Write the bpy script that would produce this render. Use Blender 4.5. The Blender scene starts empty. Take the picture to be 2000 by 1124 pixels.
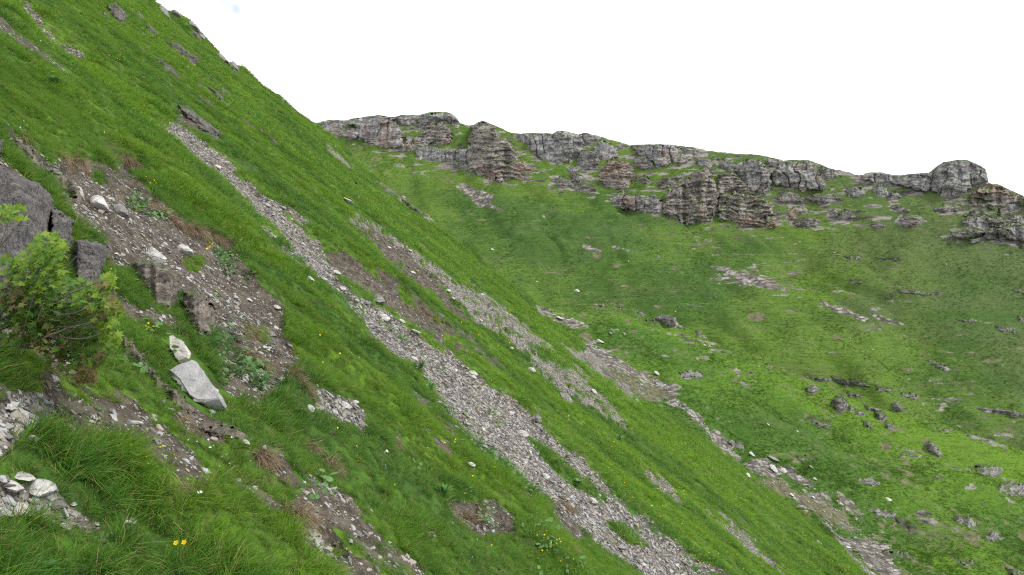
import bpy, math, random
import numpy as np
from mathutils import Vector
from mathutils.bvhtree import BVHTree

random.seed(7)
RNG = np.random.default_rng(11)
SC = bpy.context.scene
COL = SC.collection
R_ = math.radians

# ------------------------------------------------------------------ camera, sky, sun
FP = 1500.0                       # focal length in pixels of the 2000 px wide photograph
CU, CV = 1000.0, 562.0
cam_d = bpy.data.cameras.new('camera')
cam = bpy.data.objects.new('camera', cam_d)
COL.objects.link(cam)
cam.location = (0, 0, 0)
cam.rotation_euler = (R_(90), 0, 0)
cam_d.sensor_width = 36
cam_d.lens = 36 * FP / 2000
cam_d.clip_start = 0.1
cam_d.clip_end = 5000
SC.camera = cam

SUN_EL, SUN_AZ = R_(50), R_(115)          # azimuth clockwise from +Y: high on the right, a little behind
world = bpy.data.worlds.new('World')
SC.world = world
world.use_nodes = True
wt = world.node_tree
wt.nodes.clear()
def WN(t, **k):
    n = wt.nodes.new(t)
    for a, b in k.items():
        setattr(n, a, b)
    return n
w_out = WN('ShaderNodeOutputWorld')
w_bg = WN('ShaderNodeBackground')
w_sky = WN('ShaderNodeTexSky', sky_type='NISHITA', sun_disc=False)
w_sky.sun_elevation = SUN_EL
w_sky.sun_rotation = SUN_AZ
w_co = WN('ShaderNodeTexCoord')
w_map = WN('ShaderNodeMapping')
w_map.inputs['Scale'].default_value = (1, 1, 2.2)
w_n = WN('ShaderNodeTexNoise')
w_n.inputs['Scale'].default_value = 3.2
w_n.inputs['Detail'].default_value = 7
w_n.inputs['Roughness'].default_value = 0.55
# small gaps in the cloud cover, each round a direction of its own
def gap_dir(u, v):
    return Vector(((u - CU) / FP, 1, (CV - v) / FP)).normalized()
gaps = [(gap_dir(440, -8), 0.045), (gap_dir(462, 16), 0.024), (gap_dir(1032, -8), 0.022), (gap_dir(380, -60), 0.05)]
w_sep = w_co.outputs['Generated']
prev = None
for d, rad in gaps:
    dist = WN('ShaderNodeVectorMath', operation='DISTANCE')
    dist.inputs[1].default_value = d
    wt.links.new(w_co.outputs['Generated'], dist.inputs[0])
    mr = WN('ShaderNodeMapRange', interpolation_type='SMOOTHSTEP')
    mr.inputs['From Min'].default_value = 0.0
    mr.inputs['From Max'].default_value = rad
    mr.inputs['To Min'].default_value = 1.0
    mr.inputs['To Max'].default_value = 0.0
    wt.links.new(dist.outputs['Value'], mr.inputs['Value'])
    if prev is None:
        prev = mr.outputs[0]
    else:
        mx = WN('ShaderNodeMath', operation='MAXIMUM')
        wt.links.new(prev, mx.inputs[0]); wt.links.new(mr.outputs[0], mx.inputs[1])
        prev = mx.outputs[0]
w_gn = WN('ShaderNodeTexNoise')
w_gn.inputs['Scale'].default_value = 34
w_gn.inputs['Detail'].default_value = 8
w_gn.inputs['Roughness'].default_value = 0.68
wt.links.new(w_co.outputs['Generated'], w_gn.inputs['Vector'])
w_gm = WN('ShaderNodeMath', operation='MULTIPLY')
wt.links.new(prev, w_gm.inputs[0]); wt.links.new(w_gn.outputs['Fac'], w_gm.inputs[1])
w_gr = WN('ShaderNodeMapRange', interpolation_type='SMOOTHSTEP')
w_gr.inputs['From Min'].default_value = 0.22
w_gr.inputs['From Max'].default_value = 0.62
w_gr.inputs['To Max'].default_value = 0.65
wt.links.new(w_gm.outputs[0], w_gr.inputs['Value'])
w_skys = WN('ShaderNodeMix', data_type='RGBA', blend_type='MULTIPLY')
w_skys.inputs[0].default_value = 1
w_skys.inputs[7].default_value = (0.22, 0.22, 0.22, 1)
wt.links.new(w_sky.outputs[0], w_skys.inputs[6])
w_mix = WN('ShaderNodeMix', data_type='RGBA')
wt.links.new(w_map.outputs[0], w_n.inputs['Vector'])
wt.links.new(w_co.outputs['Generated'], w_map.inputs['Vector'])
w_cr = WN('ShaderNodeMapRange')
w_cr.inputs['From Min'].default_value = 0.3
w_cr.inputs['From Max'].default_value = 0.7
w_cr.inputs['To Min'].default_value = 1.10
w_cr.inputs['To Max'].default_value = 1.42
wt.links.new(w_n.outputs['Fac'], w_cr.inputs['Value'])
w_cc = WN('ShaderNodeCombineColor')
w_b = WN('ShaderNodeMath', operation='MULTIPLY'); w_b.inputs[1].default_value = 1.04
wt.links.new(w_cr.outputs[0], w_b.inputs[0])
wt.links.new(w_cr.outputs[0], w_cc.inputs[0]); wt.links.new(w_cr.outputs[0], w_cc.inputs[1]); wt.links.new(w_b.outputs[0], w_cc.inputs[2])
wt.links.new(w_gr.outputs[0], w_mix.inputs[0])
wt.links.new(w_cc.outputs[0], w_mix.inputs[6])
wt.links.new(w_skys.outputs[2], w_mix.inputs[7])
wt.links.new(w_mix.outputs[2], w_bg.inputs['Color'])
w_bg.inputs['Strength'].default_value = 1.0
wt.links.new(w_bg.outputs[0], w_out.inputs[0])

sun_d = bpy.data.lights.new('sun', 'SUN')
sun = bpy.data.objects.new('sun', sun_d)
COL.objects.link(sun)
sun_d.energy = 2.7
sun_d.angle = R_(12)
sun_d.color = (1.0, 0.96, 0.9)
sdir = Vector((math.sin(SUN_AZ) * math.cos(SUN_EL), math.cos(SUN_AZ) * math.cos(SUN_EL), math.sin(SUN_EL)))
sun.rotation_euler = sdir.to_track_quat('Z', 'Y').to_euler()
sun.location = (0, -20, 60)

SC.view_settings.view_transform = 'Standard'
SC.view_settings.look = 'None'
SC.view_settings.exposure = 0.13
SC.view_settings.gamma = 1.0
SC.cycles.use_denoising = False
SC.cycles.filter_width = 1.15
SC.cycles.use_adaptive_sampling = False
SC.cycles.max_bounces = 5
SC.cycles.diffuse_bounces = 3
SC.cycles.transparent_max_bounces = 6
SC.cycles.caustics_reflective = False
SC.cycles.caustics_refractive = False

# ------------------------------------------------------------------ noise and geometry helpers
_pt = RNG.permutation(256).astype(np.int64)
_pt = np.concatenate([_pt, _pt])
_rv = RNG.random(256) * 2 - 1

def vnoise(x, y, z=0.0, seed=0):
    x = np.asarray(x, float) + seed * 17.31; y = np.asarray(y, float) + seed * 7.77
    z = np.asarray(z, float) + np.zeros_like(x) + seed * 3.3
    xi = np.floor(x).astype(np.int64); yi = np.floor(y).astype(np.int64); zi = np.floor(z).astype(np.int64)
    fx, fy, fz = x - xi, y - yi, z - zi
    fx = fx * fx * fx * (fx * (fx * 6 - 15) + 10); fy = fy * fy * fy * (fy * (fy * 6 - 15) + 10); fz = fz * fz * (3 - 2 * fz)
    def h(a, b, c):
        return _rv[_pt[(_pt[(_pt[a & 255] + b) & 255] + c) & 255]]
    def lerp(a, b, t):
        return a + (b - a) * t
    x0 = lerp(h(xi, yi, zi), h(xi + 1, yi, zi), fx)
    x1 = lerp(h(xi, yi + 1, zi), h(xi + 1, yi + 1, zi), fx)
    a0 = lerp(x0, x1, fy)
    x0 = lerp(h(xi, yi, zi + 1), h(xi + 1, yi, zi + 1), fx)
    x1 = lerp(h(xi, yi + 1, zi + 1), h(xi + 1, yi + 1, zi + 1), fx)
    return lerp(a0, lerp(x0, x1, fy), fz)

def fbm(x, y, z=0.0, o=4, seed=0, gain=0.5):
    s = 0; a = 1; t = 0
    for k in range(o):
        s = s + a * vnoise(np.asarray(x) * 2 ** k, np.asarray(y) * 2 ** k, np.asarray(z) * 2 ** k, seed + k)
        t += a; a *= gain
    return s / t * 1.6

def sstep(a, b, x):
    t = np.clip((x - a) / (b - a), 0, 1)
    return t * t * (3 - 2 * t)

def P(s):
    return [tuple(float(q) for q in p.split(',')) for p in s.split()]

def sdist(poly, u, v, pad=60):
    """signed pixel distance to a polygon, positive inside; -pad far away"""
    u = np.asarray(u, float); v = np.asarray(v, float)
    p = np.array(poly)
    out = np.full(u.shape, -float(pad))
    m = (u > p[:, 0].min() - pad) & (u < p[:, 0].max() + pad) & (v > p[:, 1].min() - pad) & (v < p[:, 1].max() + pad)
    uu, vv = u[m], v[m]
    d2 = np.full(uu.shape, 1e9); ins = np.zeros(uu.shape, bool)
    n = len(p)
    for i in range(n):
        a = p[i]; b = p[(i + 1) % n]
        e = b - a
        t = np.clip(((uu - a[0]) * e[0] + (vv - a[1]) * e[1]) / max(e @ e, 1e-9), 0, 1)
        d2 = np.minimum(d2, (uu - a[0] - t * e[0]) ** 2 + (vv - a[1] - t * e[1]) ** 2)
        if a[1] != b[1]:
            c = ((a[1] > vv) != (b[1] > vv)) & (uu < e[0] * (vv - a[1]) / (b[1] - a[1]) + a[0])
            ins ^= c
    d = np.sqrt(d2)
    out[m] = np.maximum(np.where(ins, d, -d), -pad)
    return out

def mesh_np(name, verts, faces, attrs=None, smooth=True):
    """faces: (n,k) int array of one size, or a list of such arrays"""
    me = bpy.data.meshes.new(name)
    fl = faces if isinstance(faces, list) else [faces]
    fl = [np.asarray(f) for f in fl if len(f)]
    nl = sum(f.size for f in fl); nf = sum(len(f) for f in fl)
    me.vertices.add(len(verts)); me.loops.add(nl); me.polygons.add(nf)
    me.vertices.foreach_set('co', np.asarray(verts, np.float32).ravel())
    me.loops.foreach_set('vertex_index', np.concatenate([f.ravel() for f in fl]).astype(np.int32))
    ls = []; o = 0
    for f in fl:
        ls.append(o + np.arange(len(f)) * f.shape[1]); o += f.size
    me.polygons.foreach_set('loop_start', np.concatenate(ls).astype(np.int32))
    me.polygons.foreach_set('use_smooth', np.full(nf, smooth, bool))
    for k, a in (attrs or {}).items():
        at = me.attributes.new(k, 'FLOAT', 'POINT')
        at.data.foreach_set('value', np.asarray(a, np.float32))
    me.update(calc_edges=True)
    me.validate()
    return me

def link(name, me, mat=None, parent=None):
    o = bpy.data.objects.new(name, me)
    COL.objects.link(o)
    if mat is not None and me is not None and len(me.materials) == 0:
        me.materials.append(mat)
    if parent is not None:
        o.parent = parent
    return o

def tag(o, label=None, cat=None, group=None, kind=None):
    if label: o['label'] = label
    if cat: o['category'] = cat
    if group: o['group'] = group
    if kind: o['kind'] = kind
    return o

def pix(p):
    p = np.asarray(p)
    return CU + FP * p[..., 0] / p[..., 1], CV - FP * p[..., 2] / p[..., 1]

def at(u, v, y):
    return Vector(((u - CU) / FP * y, y, (CV - v) / FP * y))

def grid_faces(nr, nc, keep=None):
    idx = np.arange(nr * nc).reshape(nr, nc)
    f = np.stack([idx[:-1, :-1], idx[:-1, 1:], idx[1:, 1:], idx[1:, :-1]], -1).reshape(-1, 4)
    if keep is not None:
        f = f[keep[f].all(1)]
    return f

# ------------------------------------------------------------------ material helpers
class NT:
    def __init__(s, name):
        s.m = bpy.data.materials.new(name); s.m.use_nodes = True
        s.t = s.m.node_tree; s.t.nodes.clear()
        s.out = s.t.nodes.new('ShaderNodeOutputMaterial')
    def n(s, t, **k):
        n = s.t.nodes.new(t)
        for a, b in k.items(): setattr(n, a, b)
        return n
    def l(s, a, b): s.t.links.new(a, b)
    def set(s, inp, val):
        if hasattr(val, 'is_output') or isinstance(val, bpy.types.NodeSocket): s.l(val, inp)
        else: inp.default_value = val
    def math(s, op, a, b=0.0, c=None):
        n = s.n('ShaderNodeMath', operation=op)
        s.set(n.inputs[0], a); s.set(n.inputs[1], b)
        if c is not None: s.set(n.inputs[2], c)
        return n.outputs[0]
    def mr(s, v, a, b, c=0.0, d=1.0, smooth=True):
        n = s.n('ShaderNodeMapRange', interpolation_type='SMOOTHSTEP' if smooth else 'LINEAR')
        s.set(n.inputs[0], v)
        for i, x in zip((1, 2, 3, 4), (a, b, c, d)): n.inputs[i].default_value = x
        return n.outputs[0]
    def mix(s, f, a, b, bt='MIX'):
        n = s.n('ShaderNodeMix', data_type='RGBA', blend_type=bt)
        s.set(n.inputs[0], f)
        for i, x in ((6, a), (7, b)):
            if isinstance(x, tuple): n.inputs[i].default_value = (*x[:3], 1)
            else: s.l(x, n.inputs[i])
        return n.outputs[2]
    def pos(s, scale=(1, 1, 1), obj=False):
        if obj:
            g = s.n('ShaderNodeTexCoord').outputs['Object']
        else:
            g = s.n('ShaderNodeNewGeometry').outputs['Position']
        m = s.n('ShaderNodeMapping'); s.l(g, m.inputs[0]); m.inputs['Scale'].default_value = scale
        return m.outputs[0]
    def noise(s, vec, sc, det=4, rough=0.55, dist=0.0):
        n = s.n('ShaderNodeTexNoise'); s.l(vec, n.inputs['Vector'])
        n.inputs['Scale'].default_value = sc; n.inputs['Detail'].default_value = det
        n.inputs['Roughness'].default_value = rough; n.inputs['Distortion'].default_value = dist
        return n.outputs['Fac']
    def voro(s, vec, sc, feat='F1', out='Distance'):
        n = s.n('ShaderNodeTexVoronoi', feature=feat); s.l(vec, n.inputs['Vector'])
        n.inputs['Scale'].default_value = sc
        return n.outputs[out]
    def attr(s, name, inst=False):
        n = s.n('ShaderNodeAttribute', attribute_name=name)
        if inst: n.attribute_type = 'INSTANCER'
        return n.outputs['Fac']
    def bump(s, h, dist, strength=1.0, normal=None):
        n = s.n('ShaderNodeBump'); n.inputs['Distance'].default_value = dist; n.inputs['Strength'].default_value = strength
        s.l(h, n.inputs['Height'])
        if normal is not None: s.l(normal, n.inputs['Normal'])
        return n.outputs[0]
    def finish(s, col, normal=None, rough=0.95, transl=0.0, spec=0.15):
        b = s.n('ShaderNodeBsdfPrincipled')
        if isinstance(col, tuple): b.inputs['Base Color'].default_value = (*col, 1)
        else: s.l(col, b.inputs['Base Color'])
        s.set(b.inputs['Roughness'], rough)
        b.inputs['Specular IOR Level'].default_value = spec
        if normal is not None: s.l(normal, b.inputs['Normal'])
        o = b.outputs[0]
        if transl:
            t = s.n('ShaderNodeBsdfTranslucent')
            if isinstance(col, tuple): t.inputs[0].default_value = (*col, 1)
            else: s.l(col, t.inputs[0])
            m = s.n('ShaderNodeMixShader'); m.inputs[0].default_value = transl
            s.l(o, m.inputs[1]); s.l(t.outputs[0], m.inputs[2]); o = m.outputs[0]
        s.l(o, s.out.inputs[0])
        return s.m

G_BRIGHT = (0.210, 0.400, 0.024)
G_MID = (0.138, 0.318, 0.024)
G_DARK = (0.060, 0.190, 0.034)

def grass_colour(m, streak=True):
    """living grass colour: drifts of yellower and bluer green along the fall line"""
    a = m.noise(m.pos((0.07, 0.40, 0.07)), 0.9, 6, 0.66)
    b = m.noise(m.pos((1, 1, 1)), 1.7, 3, 0.6)
    c = m.mix(m.mr(a, 0.39, 0.61), G_DARK, G_BRIGHT)
    c = m.mix(m.mr(b, 0.35, 0.65), c, m.mix(0.55, c, G_MID))
    return c

def mat_grass(name, straw=0.07, dark=1.0):
    m = NT(name)
    c = grass_colour(m)
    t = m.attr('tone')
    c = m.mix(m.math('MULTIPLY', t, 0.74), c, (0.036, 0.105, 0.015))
    c = m.mix(m.mr(m.attr('lite'), 0.62, 1.0, 0, 0.5), c, (0.30, 0.42, 0.09))
    c = m.mix(m.mr(m.attr('straw'), 0.5, 0.9), c, (0.36, 0.30, 0.13))
    d = m.noise(m.pos((0.5, 0.9, 0.5)), 3.1, 2)
    c = m.mix(m.mr(d, 0.46, 0.7, 0, 0.4), c, (0.065, 0.18, 0.040))
    e = m.noise(m.pos((0.5, 0.9, 0.5)), 0.5, 4, .6)
    c = m.mix(m.mr(e, 0.54, 0.72, 0, 0.45), c, (0.23, 0.33, 0.045))
    return m.finish(c, rough=0.7, transl=0.34, spec=0.08)

def mat_straw():
    m = NT('dry_grass_material')
    c = m.mix(m.attr('tone'), (0.32, 0.25, 0.16), (0.13, 0.095, 0.06))
    return m.finish(c, rough=0.8, transl=0.2)

def far_colour(m, olive, lush=False):
    a = m.noise(m.pos((0.6, 0.6, 1.3)), 0.020, 6, 0.55)
    c = m.mix(m.mr(a, 0.42, 0.58), *(((0.068, 0.150, 0.026), (0.122, 0.232, 0.026)) if lush else ((0.066, 0.134, 0.032), (0.118, 0.205, 0.034))))
    tl = m.noise(m.pos((0.10, 0.16, 2.6)), 0.9, 5, 0.65, .3)
    c = m.mix(m.mr(tl, 0.53, 0.62, 0, 0.40), c, (0.042, 0.085, 0.022))
    c = m.mix(m.mr(tl, 0.44, 0.36, 0, 0.30), c, (0.165, 0.235, 0.070))
    b = m.noise(m.pos((0.35, 0.6, 1.6)), 0.35, 8, 0.72)
    c = m.mix(m.mr(b, 0.47, 0.66, 0, 0.32), c, (0.044, 0.090, 0.022))
    c = m.mix(m.mr(m.noise(m.pos((0.3, 0.5, 1.2)), 0.13, 7, 0.72), 0.5, 0.66, 0, 0.34), c, (0.165, 0.175, 0.088))
    c = m.mix(m.mr(olive, 0, 1, 0, 0.62), c, (0.120, 0.158, 0.068))
    return c

def mat_ground(name, fine=1.0, far=False, lush=False):
    """turf with bare soil and gravel where the attributes say so"""
    m = NT(name)
    w = m.pos()
    k = 1.0 / fine
    n1 = m.noise(w, 0.9 * k, 6, 0.65)
    n2 = m.noise(w, 6 * k, 4, 0.6)
    n3 = m.noise(w, 30 * k, 3, 0.6)
    if far:
        c = far_colour(m, m.attr('olive'), lush)
        d = m.noise(m.pos((0.5, 0.8, 1.5)), 2.2, 3, 0.7)
        c = m.mix(m.mr(d, 0.54, 0.70, 0, 0.35), c, (0.034, 0.070, 0.016))
        c = m.mix(m.mr(d, 0.46, 0.32, 0, 0.35), c, (0.16, 0.215, 0.075))
    else:
        c = m.mix(m.mr(n2, 0.35, 0.65, 0.45, 0.9), grass_colour(m), (0.034, 0.052, 0.018))
        c = m.mix(m.mr(n3, 0.5, 0.7, 0, 0.5), c, (0.115, 0.092, 0.050))
    # soil
    soil = m.mix(m.mr(n2, 0.3, 0.7), (0.046, 0.039, 0.030), (0.135, 0.118, 0.092))
    if far:
        soil = m.mix(m.mr(n2, 0.3, 0.7), (0.090, 0.096, 0.044), (0.195, 0.19, 0.115))
    soil = m.mix(m.mr(n3, 0.56, 0.72, 0, 0.4), soil, (0.33, 0.30, 0.25))
    # gravel
    vc = m.n('ShaderNodeTexVoronoi'); m.l(m.pos((0.7, 1, 1.1)), vc.inputs['Vector']); vc.inputs['Scale'].default_value = (20 if not far else 9) * k
    sepc = m.n('ShaderNodeSeparateColor'); m.l(vc.outputs['Color'], sepc.inputs[0])
    gr = m.mix(sepc.outputs[0], (0.115, 0.105, 0.09), (0.44, 0.425, 0.38))
    gr = m.mix(m.mr(vc.outputs['Distance'], 0.35, 0.75, 0, 0.8), gr, (0.05, 0.045, 0.04))
    gr = m.mix(m.mr(n1, 0.4, 0.7, 0, 0.55), gr, (0.17, 0.145, 0.115))
    en = m.math('MULTIPLY', m.math('SUBTRACT', n2, 0.5), 1.1)
    sm = m.mr(m.math('ADD', m.attr('soil'), en), 0.4, 0.6)
    gm = m.mr(m.math('ADD', m.attr('scree'), en), 0.38, 0.6)
    c = m.mix(sm, c, soil)
    c = m.mix(gm, c, gr)
    c = m.mix(m.mr(m.math('ADD', m.attr('crag'), en), 0.4, 0.6), c, m.mix(m.mr(m.noise(m.pos((0.25, 0.25, 1.2)), 5 * k, 6, 0.75), .38, .6), (0.060, 0.058, 0.050), (0.30, 0.288, 0.25)))
    hb = m.math('ADD', m.math('MULTIPLY', n2, 1.0), m.math('MULTIPLY', n3, 0.5))
    if far:
        hb = m.math('ADD', m.math('MULTIPLY', m.noise(m.pos((0.4, 0.7, 1.5)), 0.9, 6, 0.7), 1.6), m.math('MULTIPLY', d, 0.7))
    nb = m.bump(hb, (0.9 if far else 0.12 * fine), 0.8)
    return m.finish(c, nb, rough=0.95, spec=0.05)

def mat_rock(name, size=1.0, dark=(0.075, 0.07, 0.066), light=(0.26, 0.25, 0.235), orange=0.0, moss=0.35, strata=0.5, vert=0.0, lichen=0.3, obj=False, bumpk=1.0):
    m = NT(name)
    w = m.pos(obj=obj)
    k = 1.0 / size
    n1 = m.noise(w, 0.35 * k, 6, 0.65)
    n2 = m.noise(w, 2.2 * k, 6, 0.7)
    n3 = m.noise(w, 11 * k, 4, 0.7)
    c = m.mix(m.mr(n2, 0.33, 0.68), dark, light)
    c = m.mix(m.mr(n1, 0.48, 0.66, 0, 0.62), c, dark)
    c = m.mix(m.mr(m.noise(m.pos((1, 1, 1.2), obj), 0.8 * k, 3, .5), 0.52, 0.66, 0, 0.5), c, light)
    if lichen:
        c = m.mix(m.mr(n3, 0.56, 0.70, 0, lichen * 1.6), c, (0.44, 0.43, 0.40))
        c = m.mix(m.mr(m.noise(w, 5 * k, 5, 0.75), 0.58, 0.66, 0, lichen), c, (0.035, 0.034, 0.033))
    if orange:
        o1 = m.noise(w, 0.16 * k, 3, 0.6)
        c = m.mix(m.mr(o1, 0.54, 0.66, 0, orange), c, (0.34, 0.195, 0.115))
    if vert:
        vs = m.noise(m.pos((1.4, 1.4, 0.14), obj), 1.0 * k, 4, 0.65)
        c = m.mix(m.mr(vs, 0.52, 0.66, 0, vert), c, (0.045, 0.047, 0.055))
        c = m.mix(m.mr(vs, 0.42, 0.30, 0, vert * 0.7), c, (0.36, 0.36, 0.36))
    h = m.math('ADD', m.math('MULTIPLY', n2, 1.2), m.math('MULTIPLY', n3, 0.4))
    if strata:
        wp = m.n('ShaderNodeVectorMath', operation='ADD')
        nn = m.n('ShaderNodeCombineXYZ')
        m.l(m.math('MULTIPLY', m.noise(w, 0.5 * k, 4, 0.6), 1.6 * size), nn.inputs[2])
        m.l(w, wp.inputs[0]); m.l(nn.outputs[0], wp.inputs[1])
        mp = m.n('ShaderNodeMapping'); m.l(wp.outputs[0], mp.inputs[0]); mp.inputs['Scale'].default_value = (0.10, 0.10, 1.3)
        st = m.noise(mp.outputs[0], 1.5 * k, 4, 0.7)
        c = m.mix(m.mr(st, 0.52, 0.62, 0, strata), c, (0.04, 0.038, 0.037))
        c = m.mix(m.mr(st, 0.44, 0.36, 0, strata * 0.6), c, light)
        h = m.math('SUBTRACT', h, m.math('MULTIPLY', m.mr(st, 0.5, 0.6), 0.9))
    nb = m.bump(h, 0.35 * size * bumpk, 0.85)
    if moss:
        g = m.n('ShaderNodeNewGeometry')
        sz = m.n('ShaderNodeSeparateXYZ'); m.l(g.outputs['Normal'], sz.inputs[0])
        mk = m.math('ADD', sz.outputs[2], m.math('MULTIPLY', m.math('SUBTRACT', n2, 0.5), 0.9))
        gc = m.mix(n3, (0.035, 0.085, 0.014), (0.115, 0.175, 0.040))
        c = m.mix(m.mr(mk, 0.86 - moss * 0.75, 1.05 - moss * 0.75), c, gc)
    return m.finish(c, nb, rough=0.9, spec=0.2)

# ------------------------------------------------------------------ where ground is bare, in the photograph's pixels
SCREE = [P(s) for s in (
 "318,238 345,243 392,284 432,320 474,356 520,384 562,408 602,438 624,470 636,500 676,545 712,575 752,600 800,632 850,672 900,700 930,735 960,762 1000,786 1052,822 1110,872 1150,912 1200,968 1252,1002 1302,1052 1400,1124 1500,1215 1380,1215 1262,1124 1200,1085 1150,1050 1100,1008 1060,968 1008,930 985,905 950,872 900,822 852,772 800,712 760,668 720,640 680,606 640,572 600,532 560,482 530,452 502,424 480,396 440,356 400,320 350,270",
 "686,424 702,420 746,436 772,460 802,476 842,506 882,545 922,560 962,580 1002,610 1032,640 1060,664 1092,690 1142,732 1172,765 1202,800 1240,850 1215,845 1180,820 1140,800 1110,788 1082,762 1040,722 1000,692 960,662 912,622 880,596 830,560 780,530 730,490 702,452",
 "1100,676 1128,690 1150,668 1182,685 1232,710 1282,740 1322,766 1338,792 1400,850 1450,895 1440,905 1390,862 1330,800 1300,782 1250,786 1220,776 1190,750 1150,726",
 "1450,905 1500,888 1560,920 1605,950 1660,975 1692,1030 1740,1070 1762,1140 1700,1140 1640,1062 1590,1002 1530,966 1470,936",
 "640,286 655,292 690,318 700,332 676,322 650,304",
 "0,785 40,768 82,778 112,810 118,842 70,852 30,872 0,900 -60,900 -60,785",
 "-60,925 0,930 60,938 118,958 160,996 210,1030 268,1062 190,1056 120,1030 60,1010 0,1020 -60,1020",
 "1030,590 1060,600 1120,622 1134,634 1110,632 1060,612",
 "500,424 540,452 600,520 640,560 612,548 560,500 520,462",
 "620,770 690,785 720,815 715,850 690,825 650,812 620,795",
 "560,1020 600,1020 640,1060 660,1100 625,1080 590,1050",
 "36,0 62,8 84,50 122,78 168,114 142,110 100,86 64,52",
 "1250,905 1300,940 1340,985 1325,985 1270,935", "1360,985 1420,1020 1500,1080 1530,1124 1480,1090 1400,1030",
 "760,372 785,378 800,392 780,388")]
SOIL = [P(s) for s in (
 "96,330 180,318 232,318 292,368 332,420 402,460 446,478 502,540 562,590 560,640 566,690 540,740 505,800 440,765 430,700 420,650 400,600 350,540 300,520 250,515 212,510 208,470 180,440 150,402 120,380",
 "640,490 690,506 752,540 802,575 852,612 890,650 900,702 868,690 810,650 760,612 700,580 655,540",
 "700,440 760,470 800,500 850,540 880,580 930,620 905,622 850,575 800,545 752,510 716,478",
 "1140,705 1200,722 1260,750 1310,775 1250,782 1200,755",
 "10,248 60,290 100,330 130,380 96,350 50,318 20,285",
 "235,655 262,680 300,730 380,790 372,800 320,772 270,720 240,680",
 "490,880 540,885 570,910 590,950 570,960 530,925 500,900",
 "580,1000 630,1005 670,1050 680,1090 640,1070 600,1030",
 "340,205 372,215 436,262 430,270 380,245 348,222",
 "880,980 960,990 1000,1040 940,1040 890,1010", "1060,960 1110,1000 1150,1050 1120,1060 1080,1010", "780,640 800,650 830,690 800,680",
 "230,300 260,310 275,345 240,330", "1080,572 1100,580 1105,592 1085,588",
 "1450,930 1520,945 1560,970 1500,965", "1560,960 1640,1000 1660,1030 1600,1010")]
FAR_SCREE = [P(s) for s in (
 "893,365 910,362 935,370 966,388 960,394 978,412 950,406 928,394 905,380",
 "1388,520 1450,528 1510,548 1545,572 1500,566 1440,545",
 "1690,610 1720,615 1765,634 1730,632", "1600,588 1640,600 1700,622 1690,628 1620,604",
 "1195,482 1230,486 1255,494 1215,492", "1140,478 1175,488 1172,496 1150,490")]
# (u, v, half width, half height, amount of gravel, amount of soil)
SPOTS = [(700,291,13,4,.4,.7),(735,311,9,4,.2,.8),(782,324,15,5,.7,.3),(802,334,18,7,.4,.4),(755,338,9,3,.5,.4),(826,347,14,5,.5,.2),
 (885,337,9,5,.1,.9),(873,356,14,8,.3,.6),(952,357,6,4,.3,.6),(1000,314,20,4,.3,.1),(1005,335,16,6,.3,.4),(1022,350,10,4,.5,.3),(1066,403,14,9,.4,.4),
 (1078,412,9,6,.5,.3),(1064,424,10,4,.5,.2),(1046,432,12,4,.3,.5),(1155,464,18,5,.3,.5),(1165,500,9,8,.2,.8),(1205,519,10,7,.1,.7),
 (1320,524,9,4,.1,.8),(1480,619,22,8,.1,.8),(1400,622,16,5,.2,.6),(1228,490,28,4,.5,.3),(1350,462,20,5,.4,.2),(1455,545,70,14,.65,.1),
 (1530,560,20,8,.7,.1),(1655,470,60,10,.25,.1),(1700,640,50,8,.5,.1),(1760,600,40,22,.35,.1),(1640,560,30,8,.3,.2),(1780,560,40,6,.3,0),
 (1740,632,26,9,.5,.1),(1530,500,60,12,.2,.1),(1620,485,50,6,.35,.1),(1735,495,80,5,.3,.1),(1900,625,40,6,.4,.1),(1960,640,40,6,.4,.1),
 (1880,575,60,8,.2,.1),(1635,658,16,5,.1,.7),(1940,705,20,6,.3,.5),(1860,720,26,8,.5,.2),(1775,722,10,5,.1,.8),(1820,740,20,6,.3,.4),
 (1960,700,28,6,.4,.3),(1880,760,40,8,.3,.3),(1970,840,26,5,.2,.7),(1210,600,14,6,.1,.5),(1215,690,30,9,.1,.4),(1290,720,30,8,.3,.2),
 (1390,790,40,8,.3,.3),(1450,790,60,16,.3,.25),(1480,840,40,14,.3,.3),(1560,800,40,10,.3,.3),(1345,733,20,6,.2,.6),(1540,890,50,8,.2,.5),
 (1640,930,40,12,.3,.3),(1860,910,30,10,.3,.4),(1700,1040,30,12,.6,.3),(1740,1010,26,8,.2,.5),(1860,1060,60,16,.35,.3),(1800,1100,50,18,.4,.3),
 (1430,470,30,4,.2,.1),(1090,455,20,4,.2,.3),(1260,560,18,5,.1,.4),(1580,690,24,6,.1,.2),(1690,530,40,6,.2,0),(640,246,14,6,.3,0),
 (1900,498,60,6,.15,0),(1560,470,40,6,.3,0),(1800,470,50,6,.2,0),(1960,520,40,6,.2,0),(1130,490,12,5,.2,.3),(930,470,8,4,.3,.2)]

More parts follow.
